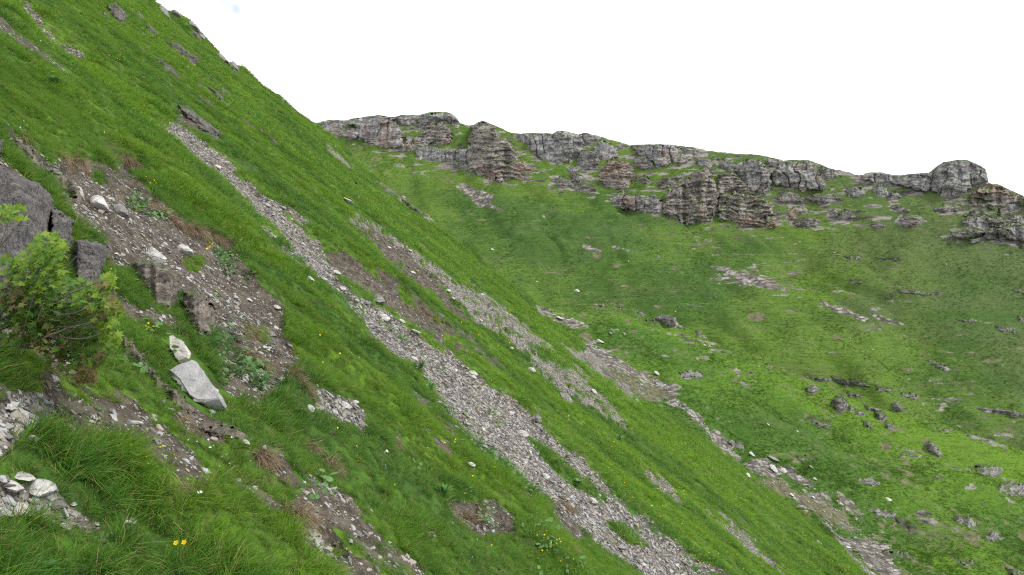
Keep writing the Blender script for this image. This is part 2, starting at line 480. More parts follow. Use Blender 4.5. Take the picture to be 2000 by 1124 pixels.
def masks(pos, px_noise=12.0, seed=3, spots=True, far=False, wn=1.0):
    u, v = pix(pos)
    n = fbm(pos[:, 0] * 0.9 / wn, pos[:, 1] * 0.9 / wn, pos[:, 2] * 0.9 / wn, 4, seed)
    scree = np.zeros(len(u)); soil = np.zeros(len(u))
    for p in SCREE:
        scree = np.maximum(scree, sstep(-8, 7, sdist(p, u, v) + n * px_noise * 1.5))
    for p in SOIL:
        soil = np.maximum(soil, sstep(-9, 8, sdist(p, u, v) + (6 if p is SOIL[0] else 0) + n * px_noise * 1.9))
    if far:
        for p in FAR_SCREE:
            scree = np.maximum(scree, 0.9 * sstep(-5, 4, sdist(p, u, v) + n * px_noise))
    if spots:
        for (a, b, ru, rv, g, s) in SPOTS:
            q = ((u - a) / ru) ** 2 + ((v - b) / rv) ** 2
            m = sstep(1.5, 0.2, q + n * 0.9)
            scree = np.maximum(scree, m * g); soil = np.maximum(soil, m * s)
    n2 = fbm(pos[:, 0] * 2.2 / wn, pos[:, 1] * 2.6 / wn, pos[:, 2] * 2.2 / wn, 4, seed + 5)
    scree = scree * (1 - 0.66 * soil) * (1 - 0.42 * sstep(0.2, 0.55, n2))
    second = sstep(-12, 12, sdist(SCREE[1], u, v))
    scree = scree * (1 - second * 0.40 * sstep(0.0, 0.35, n2 + 0.4 * n))
    soil = np.maximum(soil, 0.8 * second * sstep(-0.25, 0.1, n2 + 0.4 * n) * sstep(0.45, 0.1, n2 - .3 * n))
    return scree, soil, n

# green islands left in the gravel
ISLANDS = [P(s) for s in ("1032,860 1062,874 1102,904 1152,940 1188,975 1182,986 1150,970 1110,946 1070,906",
 "934,634 975,655 1010,680 1045,700 1035,712 990,690 950,658", "1040,675 1080,690 1120,715 1100,720 1060,700",
 "860,640 885,660 890,690 870,680", "1180,1010 1230,1040 1262,1070 1230,1066 1190,1035",
 "780,560 800,575 805,600 788,590", "640,545 700,590 730,620 705,612 660,575", "792,700 815,715 835,745 815,740", "1040,730 1090,760 1150,805 1130,812 1080,780", "700,500 730,520 740,545 715,530",
 "380,320 400,340 430,370 405,352", "350,505 400,500 395,530 370,535", "480,640 520,640 520,670 490,660", "180,330 205,345 200,365 180,350")]

# ------------------------------------------------------------------ the near hillside
def Lline(u): return 525 + 0.79 * (u - 1000)

us = np.concatenate([np.arange(-1000, -420, 14.0), np.arange(-420, -40, 6.0), np.arange(-40, 2050, 2.2), np.arange(2050, 2500, 6.0)])
ws = [22.0]
while ws[-1] < 2700:
    ws.append(ws[-1] + max(0.75, ws[-1] * 0.0042))
ws = np.array(ws)
U, W = np.meshgrid(us, ws)
def relief(x, y):
    s = x * 1.27
    ram = lambda a, b: sstep(a, b, y)
    d = 1.0 * ram(16, 45) * fbm(s / 60 + 3, y / 13, 0, 3, 1)
    d += 0.40 * ram(7, 22) * fbm(s / 18, y / 4.2, 0, 3, 2)
    d += 0.13 * fbm(s / 2.6, y / 1.3, 0, 3, 5)
    d += 0.06 * fbm(s / 1.0, y / 0.7, 0, 2, 21) * (y < 30)
    d += 0.035 * fbm(s / 0.5, y / 0.42, 0, 2, 6)
    d += 1.1 * ram(40, 90) * fbm(s / 9, y / 9, 0, 4, 9) * (0.95 + 0.5 * (x < -8))
    ye = 125 + 62 * fbm(s / 26, y / 400, 0, 3, 19)
    d -= 5.0 * sstep(ye, ye + 70, y)
    return d
Y = 4500.0 / W
X = (U - CU) / FP * Y
V0 = Lline(U) + W
Z = (CV - V0) / FP * Y + relief(X, Y)
pos = np.stack([X, Y, Z], -1).reshape(-1, 3)
# gravel runs lie a little below the turf either side
sc0, so0, _ = masks(pos, spots=False)
pos[:, 2] -= (0.16 * sc0 + 0.12 * so0) * np.clip(pos[:, 1] / 8, 0.4, 1.6)
pos[:, 2] += 0.03 * (sc0 + so0) * fbm(pos[:, 0] / .35, pos[:, 1] / .35, 0, 3, 12)
scree, soil, nn = masks(pos, spots=False)
pu, pv = pix(pos)
wear = fbm(pos[:, 0] / .9, pos[:, 1] / .55, pos[:, 2] / .9, 4, 83)
wear2 = fbm(pos[:, 0] / 5, pos[:, 1] / 2.2, pos[:, 2] / 5, 3, 84)
wear3 = fbm(pos[:, 0] / .38, pos[:, 1] / .26, pos[:, 2] / .38, 3, 85)
z3 = sstep(430, 560, pu) * sstep(1180, 1000, pu) * sstep(700, 820, pv)
soil = np.maximum(soil, 0.8 * z3 * sstep(0.20, 0.48, 0.6 * wear3 + 0.6 * wear + 0.25 * wear2))
zone = sstep(17, 11, pos[:, 1]) * sstep(480, 700, pv + 0.25 * (1000 - pu) * 0) * sstep(1100, 950, pu)
soil = np.maximum(soil, 0.85 * zone * sstep(0.44, 0.70, wear + 0.35 * wear2))
soil = np.maximum(soil, 0.75 * sstep(0.62, 0.85, wear2 + .5 * wear) * sstep(70, 50, pos[:, 1]))
isl = np.zeros(len(pos))
for p in ISLANDS:
    isl = np.maximum(isl, sstep(-5, 5, sdist(p, pu, pv) + nn * 6))
scree *= 1 - isl; soil *= 1 - isl
crag = sstep(0.25, 0.6, fbm(pos[:, 0] / 9, pos[:, 1] / 9, pos[:, 2] / 3, 4, 31)) * sstep(55, 95, pos[:, 1]) * (pos[:, 0] < -10)
keep = (pv > -400) & (pv < 1900)
faces = grid_faces(len(ws), len(us), keep)
used = np.zeros(len(pos), bool); used[faces.ravel()] = True
remap = np.cumsum(used) - 1
faces = remap[faces]
nv = {k: a[used] for k, a in dict(scree=scree, soil=soil, crag=crag).items()}
NEAR_P = pos[used]; NEAR_F = faces
near_me = mesh_np('hillside', NEAR_P, faces, nv)
M_near = mat_ground('near_turf_material', 1.0)
near = tag(link('near_hillside', near_me, M_near), 'steep grassy hillside falling from upper left to lower right', 'hillside', kind='structure')

# ------------------------------------------------------------------ far bowl and the spur in front of it
RID = np.array(P("540,262 590,250 620,240 645,235 672,236 700,231 718,228 740,226 765,230 775,228 785,225 815,226 830,223 838,220 870,220 882,223 893,232 898,241 915,246 925,245 935,239 945,237 955,241 970,247 985,254 1000,260 1012,262 1045,260 1055,261 1080,262 1088,256 1100,257 1130,263 1140,261 1150,262 1170,267 1200,275 1230,284 1245,283 1300,283 1350,288 1390,296 1420,299 1450,301 1470,302 1500,307 1530,314 1545,313 1580,314 1600,320 1620,330 1650,335 1670,341 1685,343 1695,338 1722,338 1745,343 1760,343 1785,340 1825,338 1830,330 1842,318 1870,313 1890,314 1910,322 1925,331 1929,345 1930,357 1940,361 1945,359 1960,366 1990,380 2000,386 2100,420 2400,530"))
def ridge(u):
    u = np.asarray(u, float)
    return np.interp(u, RID[:, 0], RID[:, 1]) + 0.9 * fbm(u / 9, u * 0, 0, 3, 41)
SP = np.array(P("900,600 1000,592 1040,597 1100,606 1200,622 1300,646 1400,672 1500,708 1570,738 1640,768 1760,812 1900,852 2000,882 2200,970 2400,1060"))
def spur_crest(u): return np.interp(u, SP[:, 0], SP[:, 1])
VB = np.array(P("540,290 600,310 700,395 1000,630 1100,660 1200,672 1500,758 2000,935 2400,1110"))
Y0 = np.array(P("540,390 600,380 800,340 1000,285 1200,250 1500,235 2000,215 2400,210"))
Y1 = np.array(P("540,440 640,430 1000,405 1500,360 2000,320 2400,300"))

CL = [
 ("632,239 660,236 669,245 655,252 640,257 631,250", "M_cliff", "small pale crag at the far left end of the skyline cliffs", .4, 0),
 ("658,254 690,252 700,262 690,268 664,262", "M_strat", "low ledge under the left end of the ridge", .6, 0),
 ("676,240 715,229 760,229 776,240 781,262 787,280 791,293 770,290 745,285 715,272 700,265 690,266 684,258 702,250 694,244", "M_cliffv", "first big grey cliff from the left with an orange stain in its upper face", .5, .4),
 ("775,229 815,227 821,233 802,240 786,243 778,237", "M_cliff", "short broken crag on the skyline left of the dark dome", .5, .3),
 ("828,225 838,221 870,221 886,226 898,243 893,250 875,240 860,238 845,246 830,250 816,245 822,234", "M_cliff", "dark rounded dome of rock forming the highest point of the ridge", .4, .3),
 ("845,248 862,242 875,252 882,268 878,280 865,282 850,272 840,282 815,290 808,282 815,268 830,258", "M_strat", "orange banded buttress directly below the dark dome", .9, 0),
 ("795,268 800,268 801,280 795,280", "M_cliffv", "tiny white rock pinnacle beside the orange banded buttress", .1, 0),
 ("785,282 812,284 815,292 795,292", "M_strat", "narrow ledge at the foot of the white pinnacle", .6, 0),
 ("820,290 845,286 862,300 860,312 845,312 822,308 816,298", "M_cliffv", "squat grey wall low on the ridge, left one of a pair", .3, .5),
 ("866,300 880,293 912,293 908,312 885,315 863,313", "M_cliffv", "dark cracked wall low on the ridge, right one of a pair", .3, .6),
 ("927,247 945,239 960,247 975,266 990,278 1002,300 1022,320 1042,336 1012,352 985,350 955,348 925,336 912,318 915,292 922,270", "M_strat", "tall pyramid buttress with orange flank reaching far down the slope", .9, .2),
 ("878,317 910,319 920,333 895,327", "M_ledge", "thin dark ledge left of the pyramid buttress foot", .6, 0),
 ("1013,264 1030,262 1034,275 1022,278", "M_cliff", "small crag on the skyline right of the pyramid buttress", .4, .2),
 ("1030,268 1060,263 1080,266 1088,258 1115,260 1137,266 1140,285 1130,300 1118,312 1110,322 1085,320 1065,312 1045,300 1032,285 1025,272", "M_cliffv", "wide fluted cliff with vertical grooves below the skyline bump", .3, .7),
 ("1137,262 1158,262 1166,270 1155,278 1142,283 1138,273", "M_cliff", "overhanging capstone on the skyline", .6, .3),
 ("1162,285 1175,276 1185,282 1200,292 1205,305 1190,312 1175,312 1162,305", "M_cliffv", "smooth pale slab of cliff right of the fluted cliff", .1, .3),
 ("1135,300 1150,295 1165,305 1170,315 1160,325 1150,330 1135,325 1130,315", "M_cliff", "dark round knob of rock below the capstone", .5, .4),
 ("1196,312 1215,315 1235,330 1236,345 1228,360 1205,368 1180,362 1170,352 1180,335", "M_strat", "cone shaped banded mound standing alone on the grass", 1.0, 0),
 ("1240,286 1265,284 1300,284 1325,292 1320,305 1305,320 1290,328 1275,320 1255,310 1243,298", "M_cliffv", "broad cliff right under the flat middle of the skyline", .3, .7),
 ("1242,308 1255,306 1272,320 1272,330 1250,328 1242,318", "M_cliff", "small dark block left below the broad middle cliff", .4, .4),
 ("1318,303 1345,302 1352,310 1330,318 1315,315", "M_strat", "small grassy ledge right of the broad middle cliff", .6, 0),
 ("1330,290 1355,292 1364,302 1345,301", "M_cliff", "short crag just under the skyline right of the middle", .4, .2),
 ("1362,312 1380,312 1393,320 1385,328 1368,322", "M_cliff", "isolated grey block above the largest buttress", .4, .4),
 ("1405,312 1425,318 1436,325 1430,333 1412,328", "M_cliff", "isolated block left of the pale tall cliff", .4, .4),
 ("1450,318 1475,313 1490,322 1500,340 1505,360 1500,378 1485,378 1465,368 1450,358 1440,345 1442,328", "M_cliffv", "tall pale cliff face with a rounded top", .2, .6),
 ("1408,342 1430,340 1450,355 1470,375 1468,380 1440,375 1410,378 1404,360", "M_strat", "brown banded ribs left below the tall pale cliff", 1.0, 0),
 ("1362,338 1375,330 1385,342 1396,362 1402,380 1404,400 1402,415 1388,430 1372,440 1330,434 1310,425 1295,415 1298,400 1306,380 1320,362 1340,350", "M_strat", "largest buttress of the ridge, a banded orange and grey bulge", .9, .3),
 ("1290,352 1312,346 1330,345 1310,360 1294,366 1286,362", "M_ledge", "dark ledge on the left shoulder of the largest buttress", .6, 0),
 ("1195,390 1215,378 1240,385 1275,382 1290,392 1300,405 1290,415 1265,412 1235,410 1205,400", "M_cliff", "dark low wall left of the largest buttress", .5, .6),
 ("1402,386 1430,380 1470,385 1500,400 1510,420 1513,438 1490,442 1460,438 1430,430 1408,428 1404,405", "M_strat", "long stepped wall right of the largest buttress", 1.0, .2),
 ("1083,352 1100,348 1118,354 1120,366 1095,362", "M_ledge", "left half of the dark outcrop in the green below the fluted cliff", .6, .3),
 ("1122,358 1140,361 1161,372 1145,375 1122,369", "M_ledge", "right half of the dark outcrop in the green below the fluted cliff", .6, .3),
 ("1113,345 1125,341 1138,350 1130,354", "M_cliff", "small grey outcrop just above the dark pair", .4, .2),
 ("1113,331 1121,329 1126,336 1116,338", "M_cliffv", "tiny pale boulder on grass under the dark round knob", .2, 0),
 ("1245,351 1262,347 1272,355 1255,357", "M_ledge", "small ledge between the cone mound and the largest buttress", .6, 0),
 ("1500,312 1518,315 1515,325 1502,323", "M_cliff", "small skyline crag right of the tall pale cliff", .4, .2),
 ("1510,345 1525,325 1545,318 1580,318 1590,330 1600,345 1610,362 1595,370 1575,365 1570,374 1555,370 1535,368 1515,360", "M_cliffv", "blocky cliff with a brown square scar in its middle", .3, .8),
 ("1604,329 1620,331 1633,342 1625,352 1608,345", "M_cliff", "small grey crag beside the blocky cliff", .3, .4),
 ("1520,386 1540,376 1560,382 1568,390 1540,393 1522,392", "M_ledge", "low dark mound under the blocky cliff", .7, .2),
 ("1575,386 1595,380 1625,380 1637,388 1610,394 1590,393", "M_ledge", "long low mound right under the blocky cliff", .7, .2),
 ("1655,372 1670,368 1691,374 1680,382 1660,381", "M_cliff", "grey outcrop in the grass below the saddle", .6, .2),
 ("1708,370 1716,365 1730,372 1732,380 1720,382 1710,377", "M_cliffv", "rounded pale boulder below the low skyline wall", .1, .2),
 ("1739,380 1750,378 1758,385 1745,389", "M_cliff", "smaller boulder right of the rounded pale one", .2, 0),
 ("1686,344 1697,339 1722,339 1745,343 1765,343 1800,340 1825,338 1826,350 1815,365 1800,371 1775,365 1755,355 1735,360 1715,358 1695,352", "M_cliffv", "long low wall on the skyline left of the great knob", .3, .6),
 ("1828,335 1842,319 1870,314 1895,315 1925,331 1929,357 1905,362 1880,372 1855,381 1835,377 1822,370 1818,350", "M_cliffv", "great square knob of rock standing out on the skyline with an orange scar", .45, .4),
 ("1915,368 1940,361 1965,368 1990,382 2004,388 2040,410 2000,402 1975,400 1950,400 1900,407 1895,390 1905,378", "M_strat", "banded shoulder sloping down right of the great knob", .9, .2),
 ("1825,409 1850,400 1875,402 1870,410 1845,413", "M_ledge", "dark ledge in the grass below the great knob", .6, 0),
 ("1885,421 1915,412 1935,418 1925,423 1900,423", "M_ledge", "narrow ledge left of the small fir", .6, 0),
 ("1880,429 1915,425 1955,428 1975,435 1975,448 1945,455 1910,448 1885,440", "M_cliff", "middle tier of the banded cliff at the right edge", 1.0, .3),
 ("1854,456 1890,450 1940,452 2000,440 2060,450 2060,490 2000,480 1960,469 1925,463 1905,469 1870,463", "M_cliff", "lowest tier of the banded cliff at the right edge", 1.0, .3),
 ("1972,425 2000,420 2050,424 2050,445 2000,446 1976,440", "M_cliff", "upper tier of the banded cliff running out at the right edge", .8, .3),
 ("1962,402 1980,400 1990,408 1975,411", "M_cliffv", "small pale block between fir and right edge", .3, 0),
 ("1543,412 1560,406 1572,415 1555,422 1545,424", "M_strat", "small banded outcrop in the green, left of two stacked ones", .7, 0),
 ("1550,436 1575,425 1595,430 1592,442 1570,444", "M_ledge", "lower banded outcrop right of the long stepped wall", .7, .2),
 ("1617,420 1630,412 1636,420 1634,424", "M_cliff", "left boulder of a pair of grey outcrops in mid slope", .3, 0),
 ("1638,418 1655,412 1669,422 1645,426", "M_ledge", "right boulder of a pair of grey outcrops in mid slope", .5, 0),
 ("1760,430 1770,423 1785,425 1796,438 1780,444 1765,440", "M_cliff", "stacked grey outcrop alone in the green below the low wall", .6, .3),
 ("1703,438 1715,436 1726,443 1710,444", "M_ledge", "thin small outcrop left of the stacked grey one", .5, 0),
 ("1745,405 1760,403 1777,412 1760,413", "M_ledge", "thin grey outcrop above the stacked grey one", .5, 0),
 ("1498,422 1514,425 1512,440 1500,442", "M_strat", "end block of the long stepped wall", .7, .2),
]

ub = np.arange(540, 2390, 2.2)
tb = np.linspace(0, 1, 330)
UB, TB = np.meshgrid(ub, tb)
RB = ridge(UB)
VBv = np.interp(UB, VB[:, 0], VB[:, 1])
RSM = np.convolve(np.pad(np.interp(ub, RID[:, 0], RID[:, 1]), 60, 'edge'), np.ones(121) / 121, 'valid')[None, :]
Vv = VBv + (RSM - VBv) * TB + (RB - RSM) * TB ** 14
Yb = np.interp(UB, Y0[:, 0], Y0[:, 1]) + (np.interp(UB, Y1[:, 0], Y1[:, 1]) - np.interp(UB, Y0[:, 0], Y0[:, 1])) * TB ** 0.9
Xb = (UB - CU) / FP * Yb
Zb = (CV - Vv) / FP * Yb
fade = sstep(1.0, 0.8, TB)
dz = 8.5 * fbm(Xb / 50, Yb / 42, 0, 3, 51) + 1.8 * fbm(Xb / 15, Yb / 13, 0, 3, 52) + 0.35 * fbm(Xb / 3.6, Yb / 4, 0, 3, 53)
gul = np.abs(fbm((Xb + 0.6 * Zb) / 24, Yb / 70, 0, 3, 58)); dz -= 2.8 * sstep(0.42, 0.0, gul) * (0.5 + 0.5 * sstep(-.2, .3, fbm(Xb / 50, Yb / 50, 0, 2, 59)))
terr = np.abs(np.mod(Zb / 2.4 + 0.9 * fbm(Xb / 26, Yb / 26, 0, 3, 54), 1.0) - 0.5) * 2
dz += 0.28 * terr
Zb = Zb + dz * fade * 1.0 + 0.22 * fbm(Xb / 2, Yb / 2, 0, 2, 57) * (1 - fade)
posb = np.stack([Xb, Yb, Zb], -1)
back = []
for k, (dy, ddz) in enumerate(((4, -0.6), (12, -3), (30, -12), (70, -40))):
    row = posb[-1].copy(); row[:, 1] += dy; row[:, 2] += ddz; back.append(row)
posb = np.concatenate([posb, np.array(back)]).reshape(-1, 3)
sc1, so1, n1 = masks(posb, 5, 8, True, True, 6)
u1, v1 = pix(posb)
olive = sstep(0.0, 1.0, (u1 - 1300) / 600 + (520 - v1) / 500 + 0.55 * fbm(posb[:, 0] / 30, posb[:, 2] / 12, 0, 3, 61)) * 0.95
rd = v1 - ridge(u1)
crag1 = sstep(26, 4, rd) * sstep(0.05, 0.45, fbm(posb[:, 0] / 7, posb[:, 2] / 3, posb[:, 1] / 7, 4, 62))
band = sstep(150, 90, rd) * sstep(-0.05, 0.2, rd / 40) * sstep(690, 740, u1)
crag1 = np.maximum(crag1, 0.75 * band * sstep(0.22, 0.55, fbm(posb[:, 0] / 10, posb[:, 2] / 2.0, posb[:, 1] / 10, 4, 63)))
halo = np.full(len(posb), -60.0)
for q in CL: halo = np.maximum(halo, sdist(P(q[0]), u1, v1))
crag1 = np.maximum(crag1, 0.95 * sstep(-9, 4, halo + 26 * fbm(posb[:, 0] / 5, posb[:, 2] / 1.8, posb[:, 1] / 8, 4, 66)))
so1 = np.maximum(so1, .7 * sstep(.45, .62, fbm(posb[:, 0] / 5, posb[:, 2] / 1.1, posb[:, 1] / 9, 4, 68)) * sstep(0, .3, fbm(posb[:, 0] / 30, posb[:, 2] / 16, 0, 2, 69)))
loose = sstep(0.26, 0.55, fbm(posb[:, 0] / 6, posb[:, 2] / 1.2, posb[:, 1] / 9, 4, 64)) * sstep(-0.1, .35, fbm(posb[:, 0] / 40, posb[:, 2] / 16, 0, 2, 65)) * sstep(1000, 1500, u1)
crag1 = np.maximum(crag1, loose * 0.62)
fb = grid_faces(len(tb) + 4, len(ub))
M_far = mat_ground('far_turf_material', 14.0, far=True)
bowl = tag(link('far_hillside', mesh_np('far_hillside', posb, fb, dict(scree=sc1, soil=so1, crag=crag1, olive=olive)), M_far),
           'broad green mountainside below the cliffs', 'hillside', kind='structure')

usp = np.arange(900, 2400, 2.6)
ts = np.linspace(0, 1, 300)
US, TS = np.meshgrid(usp, ts)
CR = spur_crest(US) + 4 * fbm(US / 60, US * 0, 0, 3, 71)
VS = CR + 600 * (1 - TS)
YS = np.maximum(212 - (VS - CR) * 0.30, 70)
XS = (US - CU) / FP * YS; ZS = (CV - VS) / FP * YS
ZS += (2.1 * fbm(XS / 19, YS / 19, 0, 3, 72) + 0.8 * fbm(XS / 6, YS / 6, 0, 3, 73) + 0.2 * fbm(XS / 1.8, YS / 1.8, 0, 3, 74)) * np.clip(0.3 + (1 - TS) * 5, 0, 1)
poss = np.stack([XS, YS, ZS], -1)
back = []
for dy, ddz in ((2, -0.2), (6, -1.2), (14, -4), (30, -12)):
    row = poss[-1].copy(); row[:, 1] += dy; row[:, 2] += ddz; back.append(row)
poss = np.concatenate([poss, np.array(back)]).reshape(-1, 3)
sc2, so2, n2_ = masks(poss, 9, 14, True, False, 4)
g_ = sstep(-20, 10, sdist(SCREE[3], *pix(poss)))
sc2 *= 0.95 - 0.75 * g_ * sstep(-.1, .3, fbm(poss[:, 0] / 2.2, poss[:, 1] / 6, poss[:, 2] / 1.6, 4, 91))
so2 = np.maximum(so2, .8 * sstep(.40, .6, fbm(poss[:, 0] / 3, poss[:, 1] / 7, poss[:, 2] / 1.0, 4, 79)) * sstep(-.1, .3, fbm(poss[:, 0] / 20, poss[:, 1] / 20, 0, 2, 77)))
us2, vs2 = pix(poss)
low = sstep(1600, 1780, us2) * sstep(930, 1040, vs2)
so2 = np.maximum(so2, .75 * low * sstep(.18, .42, fbm(poss[:, 0] / 1.6, poss[:, 1] / 5, poss[:, 2] / .8, 4, 93)))
cr2 = sstep(0.30, 0.55, 0.22 * low + fbm(poss[:, 0] / 4, poss[:, 1] / 8, poss[:, 2] / 1.2, 4, 75)) * 0.6 * sstep(-0.1, .3, fbm(poss[:, 0] / 24, poss[:, 1] / 24, 0, 2, 76))
M_spur = mat_ground('spur_turf_material', 8.0, far=True, lush=True)
spur = tag(link('lower_hillside', mesh_np('lower_hillside', poss, grid_faces(len(ts) + 4, len(usp)), dict(scree=sc2, soil=so2, crag=cr2, olive=np.zeros(len(poss)))), M_spur),
           'rounded green spur on the right below the bowl', 'hillside', kind='structure')

# ------------------------------------------------------------------ rays from the camera onto the ground
def bvh(p, f): return BVHTree.FromPolygons(p.tolist(), f.tolist())
B_NEAR = bvh(NEAR_P, NEAR_F)
B_SPUR = bvh(poss, grid_faces(len(ts) + 4, len(usp)))
B_BOWL = bvh(posb, fb)
TREES = {'near': B_NEAR, 'spur': B_SPUR, 'bowl': B_BOWL}
O0 = Vector((0, 0, 0))
def hit(u, v, which=None):
    d = Vector(((u - CU) / FP, 1, (CV - v) / FP)).normalized()
    best = None
    for k, t in TREES.items():
        if which and k != which: continue
        h = t.ray_cast(O0, d)
        if h[0] is not None and (best is None or h[3] < best[2]):
            best = (h[0], h[1], h[3], k)
    return best

# ------------------------------------------------------------------ rock outcrops: solid relief pushed out of the hillside
def outcrop(name, poly, mat, label, cat='rock outcrop', which=None, step=1.6, lean=0.75, bulge=0.10, rough=0.10, edge=5.0, strata=0.5,
            seed=0, group=None, jag=3.0, nscale=1.0, blocks=0.0, domed=1.0, grow=0.0):
    p = np.array(poly)
    pad = 7
    u0, u1, v0, v1 = p[:, 0].min() - pad, p[:, 0].max() + pad, p[:, 1].min() - pad, p[:, 1].max() + pad
    nu = max(6, int((u1 - u0) / step)); nv_ = max(6, int((v1 - v0) / step))
    Ug, Vg = np.meshgrid(np.linspace(u0, u1, nu), np.linspace(v1, v0, nv_))
    Yg = np.full(Ug.shape, np.nan)
    base_which = which
    if base_which is None:
        c = hit(p[:, 0].mean(), p[:, 1].mean() * 0.4 + p[:, 1].max() * 0.6)
        base_which = c[3] if c else 'near'
    tree = TREES[base_which]
    for i in range(nv_):
        for j in range(nu):
            h = tree.ray_cast(O0, Vector(((Ug[i, j] - CU) / FP, 1, (CV - Vg[i, j]) / FP)).normalized())
            if h[0] is not None: Yg[i, j] = h[0].y
    sky = np.isnan(Yg)
    # where a ray misses the ground (above the skyline) carry the last depth on
    for i in range(nv_):
        if i and sky[i].any():
            m = sky[i]; Yg[i, m] = Yg[i - 1, m] * 1.004
        if sky[i].any():
            g = ~np.isnan(Yg[i])
            if g.any(): Yg[i] = np.interp(Ug[i], Ug[i, g], Yg[i, g])
    med = float(np.nanmedian(Yg))
    Yg = np.where(np.isnan(Yg), med, Yg)
    m_px = med / FP                                   # metres per pixel here
    size = max(p[:, 0].max() - p[:, 0].min(), p[:, 1].max() - p[:, 1].min())
    Sm = size * m_px
    k = 1.0 / (0.35 * Sm) / nscale
    Xn = (Ug - CU) * m_px * k; Zn = (CV - Vg) * m_px * k
    e = fbm(Xn * 3, Zn * 3, 0, 4, 90 + seed)
    sd = sdist(poly, Ug, Vg) + grow + e * jag + 0.6 * jag * fbm(Ug / 7, Vg / 3.5, 0, 2, 95 + seed)
    f = np.clip(sd / edge, -1.2, 1)
    f = np.where(f > 0, np.sqrt(np.clip(f, 0, 1)), f)
    # depth of the foot of the rock in each column
    ins = sd > 0
    Yb_ = np.full(nu, np.nan)
    for j in range(nu):
        ii = np.where(ins[:, j])[0]
        if len(ii): Yb_[j] = Yg[ii[0], j]
    g = ~np.isnan(Yb_)
    if not g.any(): return None
    Yb_ = np.interp(np.arange(nu), np.where(g)[0], Yb_[g])
    ker = np.ones(5) / 5
    Yb_ = np.convolve(np.pad(Yb_, 2, 'edge'), ker, 'valid')
    Yb2 = np.minimum(Yb_[None, :], Yg)
    dome = domed * np.sqrt(np.clip(1 - (1 - np.clip(sd / (0.30 * min(size, 200)), 0, 1)) ** 2, 0, 1))
    rel = fbm(Xn * 1.0, Zn * 1.0, 0.3, 5, 100 + seed, 0.6) * 1.0
    if np.any(strata):
        zz = Zn * 3.3 + 0.95 * fbm(Xn * 0.9, Zn * 0.9, 0, 4, 110 + seed) + 0.25 * Xn
        strata = strata * np.clip(0.55 + 1.1 * fbm(Xn * 1.6, Zn * 1.2, 0, 3, 115 + seed), 0.1, 1.0)
        fr = np.mod(zz, 1.0)
        led = np.where(fr < 0.78, fr / 0.78, (1 - fr) / 0.22)      # undercut steps
        fr2 = np.mod(zz * 2.7 + 0.3, 1.0)
        led2 = np.where(fr2 < 0.75, fr2 / 0.75, (1 - fr2) / 0.25)
        rel = rel - strata * (0.9 * led + 0.45 * led2) + 0.4 * strata
    if blocks:
        ang = 0.35
        bx = np.floor(Xn * 1.7 + 0.5 * fbm(Xn, Zn, 0, 2, 120 + seed)); bz = np.floor(Zn * 1.9 + 0.5 * fbm(Zn, Xn, 0, 2, 121 + seed) + 0.5 * (bx % 2))
        rel = rel + blocks * vnoise(bx * 3.7 + .5, bz * 5.3 + .5, 0, 122 + seed) * 1.3
        cr = np.abs(np.mod(Xn * 1.7 + 0.5 * fbm(Xn, Zn, 0, 2, 120 + seed), 1) - 0.5)
        rel = rel - blocks * 1.2 * sstep(0.42, 0.5, cr) * sstep(-.3, .3, fbm(Xn * 1.3, Zn * 1.3, 0, 2, 125 + seed))
        rel = rel + blocks * 0.22 * vnoise(np.floor(Xn * 4.3 + fbm(Xn * 2, Zn * 2, 0, 2, 3)) * 3.1 + .5, np.floor(Zn * 3.6) * 4.7 + .5, 0, 126 + seed)
    fp = np.clip(f, 0, 1)
    Yf = Yg - fp * (lean * (Yg - Yb2) + Sm * bulge * (0.25 + dome) + Sm * rough * rel) + np.clip(-f, 0, 2) * Sm * 0.12
    # never rise above the skyline of the far ridge: clamp and go back instead
    Vc = Vg.copy()
    if base_which == 'bowl':
        Rg = ridge(Ug) - 0.6
        over = Vg < Rg
        Vc = np.where(over, Rg, Vg); Yf = np.where(over, Yf + (Rg - Vg) * 1.2, Yf)
    pts = np.stack([(Ug - CU) / FP * Yf, Yf, (CV - Vc) / FP * Yf], -1).reshape(-1, 3)
    keepv = (sd > -edge * 1.3 - 1).ravel()
    if base_which != 'bowl': keepv &= ~sky.ravel()
    F = grid_faces(nv_, nu, keepv)
    if not len(F): return None
    us_ = np.zeros(len(pts), bool); us_[F.ravel()] = True
    rm = np.cumsum(us_) - 1
    me = mesh_np(name, pts[us_], rm[F])
    o = link(name, me, mat)
    tag(o, label, cat, group)
    return o

M_cliff = mat_rock('grey_cliff_material', 3.2, (0.15, 0.145, 0.14), (0.43, 0.415, 0.395), orange=0.38, moss=0.34, strata=0.55, vert=0.35, lichen=0.25)
M_cliffv = mat_rock('pale_cliff_material', 3.0, (0.17, 0.168, 0.168), (0.48, 0.47, 0.455), orange=0.38, moss=0.30, strata=0.25, vert=0.6, lichen=0.25)
M_strat = mat_rock('banded_cliff_material', 2.6, (0.15, 0.14, 0.128), (0.45, 0.41, 0.36), orange=0.42, moss=0.36, strata=0.65, vert=0.1, lichen=0.2)
M_out = mat_rock('weathered_rock_material', 0.9, (0.11, 0.105, 0.10), (0.36, 0.35, 0.33), moss=0.18, strata=0.5, lichen=0.25)
M_ledge = mat_rock('dark_ledge_material', 1.6, (0.09, 0.084, 0.076), (0.34, 0.325, 0.30), moss=0.50, strata=0.6, lichen=0.2)

